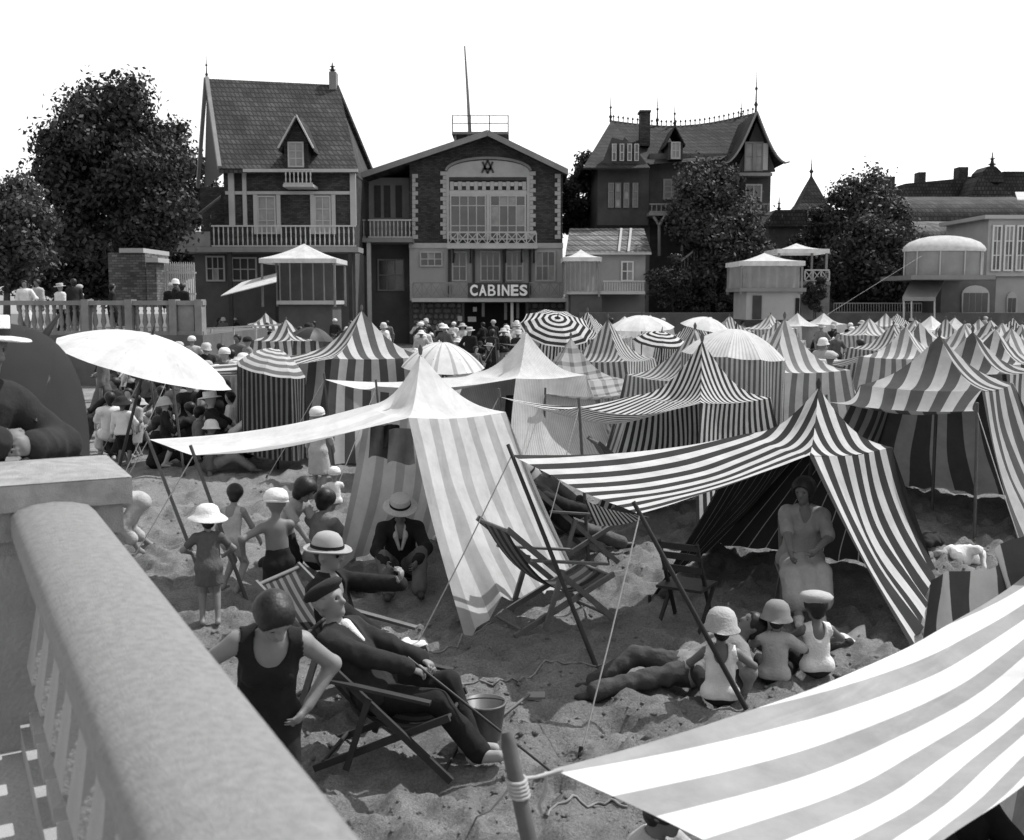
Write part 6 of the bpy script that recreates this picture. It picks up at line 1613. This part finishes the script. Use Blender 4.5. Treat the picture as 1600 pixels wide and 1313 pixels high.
def lump(name, label, cat, px, Y, sx, sy, sz, mat, seed, group=None):
    rnd = random.Random(seed); S = Sdf(.03)
    for _ in range(7): S.cap((rnd.uniform(-sx, sx), rnd.uniform(-sy, sy), rnd.uniform(.02, sz)), (rnd.uniform(-sx, sx), rnd.uniform(-sy, sy), rnd.uniform(.02, sz)), rnd.uniform(.05, .09) * (sx * 3))
    me = S.mesh(name, .016); co = np.empty(len(me.vertices) * 3); me.vertices.foreach_get('co', co); co = co.reshape(-1, 3)
    co += ((fbm(co * 14 + seed, 2) - .5) * .05)[:, None] * np.array([1, 1, 1]); co[:, 2] = np.maximum(co[:, 2], -.03); me.vertices.foreach_set('co', co.ravel()); me.update()
    o = link(name, me, mat); o.location = gp(Xat(px, Y), Y); tag(o, label, cat, group); return o
lump('cloth_bundle', 'bulging white cloth bundle on the sand beside big grey tent', 'bundle', 1528, 11.9, .22, .14, .22, WHITEC, 1)
lump('cushion', 'dark round cushion by the white cloth bundle', 'cushion', 1470, 12.4, .16, .12, .08, DARKC, 2); lump('cushion', 'pale flat cushion by the white cloth bundle', 'cushion', 1492, 12.0, .14, .08, .06, PALEC, 3)
lump('clothes_pile', 'crumpled grey clothes on the sand left of the reclining person in grey', 'clothes', 1000, 8.3, .18, .12, .07, MIDC, 4); lump('clothes_pile', 'dark heap of clothes inside the bold striped tent', 'clothes', 1180, 9.3, .3, .18, .12, DARKC, 5)
lump('clothes_pile', 'dark coat heaped beside the deck chair of the person with boater', 'clothes', 560, 10.9, .18, .12, .10, BLACKC, 6); lump('clothes_pile', 'light cloth left on the sand before the reclining man', 'clothes', 642, 8.9, .10, .08, .05, WHITEC, 7)
lump('basket', 'dark wicker bag on the sand at the tent mouth of the seated woman', 'bag', 1320, 9.0, .14, .10, .16, gray('wicker', .05, .9, .4, 30, .6, 50), 8)
q = gp(Xat(1338, 9.15), 9.15, .03)
o = M().grid(lambda u, v: q + Vector(((u - .5) * .30 + .05 * v, (v - .5) * .34, .05 + .05 * math.sin(u * 5 + v * 3) + .03 * math.sin(v * 9))), 10, 10).build('newspaper', gray('newsprint', .55, .9, .25, 25)); tag(o, 'crumpled white newspaper lying on the dark heap in the tent', 'newspaper')
# clothes hung in the white tent
for (px, py, w, h, mt, lab) in ((598, 664, .26, .34, GREYC, 'grey shirt hung under the white tent roof'), (626, 668, .24, .36, MIDC, 'pale grey garment hung under the white tent roof'), (612, 662, .16, .26, DARKC, 'small dark garment hung under the white tent roof')):
    p = at(px, py, 11.3 + random.uniform(-.2, .2))
    o = M().grid(lambda u, v: p + Vector(((u - .5) * w * (1 + .25 * v), .05 * math.sin(u * 9 + v * 2), -v * h + .03 * math.sin(u * 7) * v - .05 * abs(u - .5))), 12, 10).build('hung_garment', mt); tag(o, lab, 'garment', 'clothes hung in the white tent')
for (px, py, w, h, mt, lab) in ((832, 622, .30, .35, WHITEC, 'small white cloth hung in the mouth of the plain canvas tent'), (812, 618, .45, .75, DARKC, 'dark coat added to darken the mouth of the plain canvas tent')):  # the dark coat is put in to deepen the shade of the opening
    p = at(px, py, 17.9)
    o = M().grid(lambda u, v: p + Vector(((u - .5) * w * (1 + .25 * v), .05 * math.sin(u * 9 + v * 2), -v * h + .03 * math.sin(u * 7) * v)), 12, 10).build('hung_garment', mt); tag(o, lab, 'garment')
# ropes on the sand
for pts, lab in (([(855, 1290), (900, 1262), (945, 1248), (985, 1262)], 'slack rope trailing on the sand beside the near awning'), ([(640, 1035), (700, 1022), (760, 990), (830, 960)], 'rope lying on the sand in front of the white tent'), ([(720, 1085), (800, 1080), (870, 1055), (950, 1052)], 'rope on the sand behind the bucket')):
    cr = [np.array(p, float) for p in pts]; cr = [2 * cr[0] - cr[1]] + cr + [2 * cr[-1] - cr[-2]]; sm = []
    for i in range(1, len(cr) - 2):
        for q in range(8):
            w = q / 8; sm.append(0.5 * (2 * cr[i] + (cr[i + 1] - cr[i - 1]) * w + (2 * cr[i - 1] - 5 * cr[i] + 4 * cr[i + 1] - cr[i + 2]) * w * w + (3 * cr[i] - cr[i - 1] - 3 * cr[i + 1] + cr[i + 2]) * w ** 3) + np.array([0, 4 * math.sin(i * 3 + q * .9)]))
    o = M().tube([gpx(p[0], p[1], .008) for p in sm], .009, 5).build('rope', gray('sandy_rope', .2, .9, .3, 30)); tag(o, lab, 'rope')

# ================================================================== CROWD
PC = .024
def proto(kind):
    out = []
    if kind.startswith('stand'):
        v = int(kind[-1]); b = Body(hl=((.26, -.05, .82), (.20, -.22, 1.0), (.24, .1, .84))[v], hr=((-.25, 0, .82), (-.25, .05, .83), (-.18, -.25, 1.05))[v], fl=(.10, -.05 * v, .08), fr=(-.10, .06 * v, .08), spine=(0, -.04, 1))
    elif kind.startswith('sit'):
        v = int(kind[-1]); b = Body(s=.95, pel=(0, .05, .14), spine=(.05 * v, -.12 + .1 * v, 1), head=(0, -.15, 1), hl=(.18, -.4, .34), hr=((-.18, -.4, .34), (-.28, .1, .1))[v], fl=(.16, -.6, .08), fr=(-.14, -.64, .08), kl=(.3, -.4, 1), kr=(-.3, -.4, 1))
    elif kind == 'chair': b = Body(pel=(0, .08, .46), spine=(0, .2, 1), hl=(.2, -.28, .6), hr=(-.2, -.28, .6), fl=(.1, -.55, .08), fr=(-.1, -.55, .08), kl=(.1, -1, .6), kr=(-.1, -1, .6))
    elif kind == 'child': b = Body(s=.66, hs=1.3, pel=(0, 0, .58), hl=(.2, -.1, .55), hr=(-.18, -.14, .6), fl=(.08, 0, .06), fr=(-.09, .04, .06))
    out.append(('body', body_mesh('body', b, PC, detail=False, fine=False), 'skin'))
    def gm(name, parts, key, **kw):
        S = garment(name, None, b, None, PC, parts, **kw); out.append((name, S.data, key)); bpy.data.objects.remove(S)
    return b, out, gm
def cap_mesh(kind, b):
    t = bpy.data.objects.new('tmp', None); COL.objects.link(t); WOFF[t.name] = Vector(); o = hat(kind, b, t, None, sc=1.12); me = o.data; nm = o.name.split('.')[0]; bpy.data.objects.remove(o); bpy.data.objects.remove(t); me.materials.clear(); return nm, me
PROTO = {}
for k in ('stand0', 'stand1', 'stand2', 'sit0', 'sit1', 'chair', 'child'):
    for wear in ('suit', 'dress'):
        b, out, gm = proto(k)
        if wear == 'suit': gm('jacket', ('torso', 'arms'), 'top', e=.022); gm('trousers', ('legs',), 'bot', e=.016, leg=.95 if k != 'child' else .5)
        elif k.startswith('stand') or k == 'child': gm('dress', ('torso', 'arms', 'skirt'), 'top', e=.02, sleeve=.6, hem=.38 * b.s, flare=.02)
        else: gm('blouse', ('torso', 'arms'), 'top', e=.02, sleeve=.6); gm('skirt', ('lap',), 'top', e=.02)
        hats = {h: cap_mesh(h, b) for h in ('cloche', 'boater', 'cap', 'sunhat')}; hats['hair'] = ('hair', hair_sdf(b, .0 if wear == 'suit' else .03, .014).mesh('hair', PC))
        PROTO[(k, wear)] = (out, hats)
for k, (out, hats) in PROTO.items():
    for _, me, _k in out:
        me.materials.clear(); me.materials.append(None)
    for nm_, me in hats.values(): me.materials.clear(); me.materials.append(None)
TONE = [('black', BLACKC), ('dark', DARKC), ('grey', GREYC), ('light grey', MIDC), ('pale', PALEC), ('white', WHITEC)]
HN = {'cloche': 'cloche hat', 'boater': 'boater', 'cap': 'cap', 'sunhat': 'sun hat', 'hair': 'bare head'}
crng = random.Random(21)
def crowd_person(x, y, z, where, group, kinds, tones=(.2, .2, .2, .12, .14, .14)):
    k = crng.choice(kinds); wear = crng.choice(('suit', 'dress')); out, hats = PROTO[(k, wear)]
    tn, tm = crng.choices(TONE, tones)[0]; bn, bmx = crng.choices(TONE, (.3, .3, .2, .1, .05, .05))[0]
    hk = crng.choices(('cloche', 'boater', 'cap', 'sunhat', 'hair'), (.22, .14, .18, .18, .28))[0]; hn, hm = crng.choice([('white', WHITEC), ('white', WHITEC), ('straw', STRAW), ('dark', DARKC), ('pale', PALEC)])
    pose = {'s': 'standing', 'c': 'seated'}[k[0]] if k != 'child' else 'child'
    if k.startswith('sit'): pose = 'sitting'
    lab = ('%s %s in %s %s, %s, %s' % (pose, 'person' if pose != 'child' else 'standing', tn, 'suit' if wear == 'suit' else 'dress', (hn + ' ' + HN[hk]) if hk != 'hair' else 'bare headed', where)).replace('child standing', 'standing child')
    t = person(lab, (x, y, z), R(crng.uniform(0, 360)), group)
    sc = crng.uniform(.93, 1.05); t.scale = (sc, sc, sc)
    sk = crng.choice((SKIN, SKIN2, SKIN3)); mm_ = {'skin': sk, 'top': tm, 'bot': bmx}
    for nm_, me, key in out:
        o = bpy.data.objects.new(nm_, me); COL.objects.link(o); o.parent = t; o.material_slots[0].link = 'OBJECT'; o.material_slots[0].material = mm_[key]
    hnm, hme = hats[hk]; o = bpy.data.objects.new(hnm, hme); COL.objects.link(o); o.parent = t; o.material_slots[0].link = 'OBJECT'; o.material_slots[0].material = hm if hk != 'hair' else HAIR
def crowd(n, px0, px1, py0, py1, where, group, kinds, sep=.45, zfix=None, Yfix=None):
    pts = []; tries = 0
    while len(pts) < n and tries < 4000:
        tries += 1
        px = crng.uniform(px0, px1)
        if Yfix: Y = crng.uniform(*Yfix); g = Vector((Xat(px, Y), Y, 0))
        else: g = ground(px, crng.uniform(py0, py1))
        if any((g.x - p.x) ** 2 + (g.y - p.y) ** 2 < sep * sep for p in pts): continue
        pts.append(g)
    for g in pts: crowd_person(g.x, g.y, zfix if zfix is not None else gz(g.x, g.y), where, group, kinds)
ALLK = ('stand0', 'stand1', 'stand2', 'sit0', 'sit1', 'chair', 'child')
crowd(84, 165, 400, 612, 742, 'below the terrace', 'crowd below the terrace', ('stand0', 'stand1', 'stand2', 'sit0', 'sit1', 'sit0', 'chair', 'child', 'child'), .42)
crowd(58, 652, 835, 552, 600, 'before the bathing house', 'crowd before the bathing house', ('stand0', 'stand1', 'stand2', 'sit0', 'chair', 'child'), .6)
crowd(20, 430, 660, 548, 600, 'under the brick villa', 'people under the brick villa', ('stand0', 'stand1', 'stand2', 'child'), .8)
crowd(22, 925, 1190, 545, 566, 'near the sea wall', 'people near the sea wall', ('stand0', 'stand1', 'stand2', 'child'), .8)
crowd(46, 1262, 1345, 562, 690, 'between the rows of tents', 'people in the lane between tents', ALLK, .5)
crowd(14, 1345, 1600, 548, 585, 'among the far tent rows', 'people among the far tents', ('stand0', 'stand1', 'stand2'), .8)
TZ = at(170, 524, Yt).z
crowd(9, 20, 312, 0, 0, 'behind the terrace balustrade', 'people on the terrace', ('stand0', 'stand1', 'stand2'), .7, zfix=TZ, Yfix=(35.0, 37.5))
crowd(10, 318, 420, 540, 575, 'by the thin white handrail', 'people by the handrail', ('stand0', 'stand1', 'stand2', 'child'), .6)
crowd(4, 1575, 1620, 660, 720, 'beside the grey striped tent', 'people beside the grey tent', ('stand0', 'sit0'), .6)
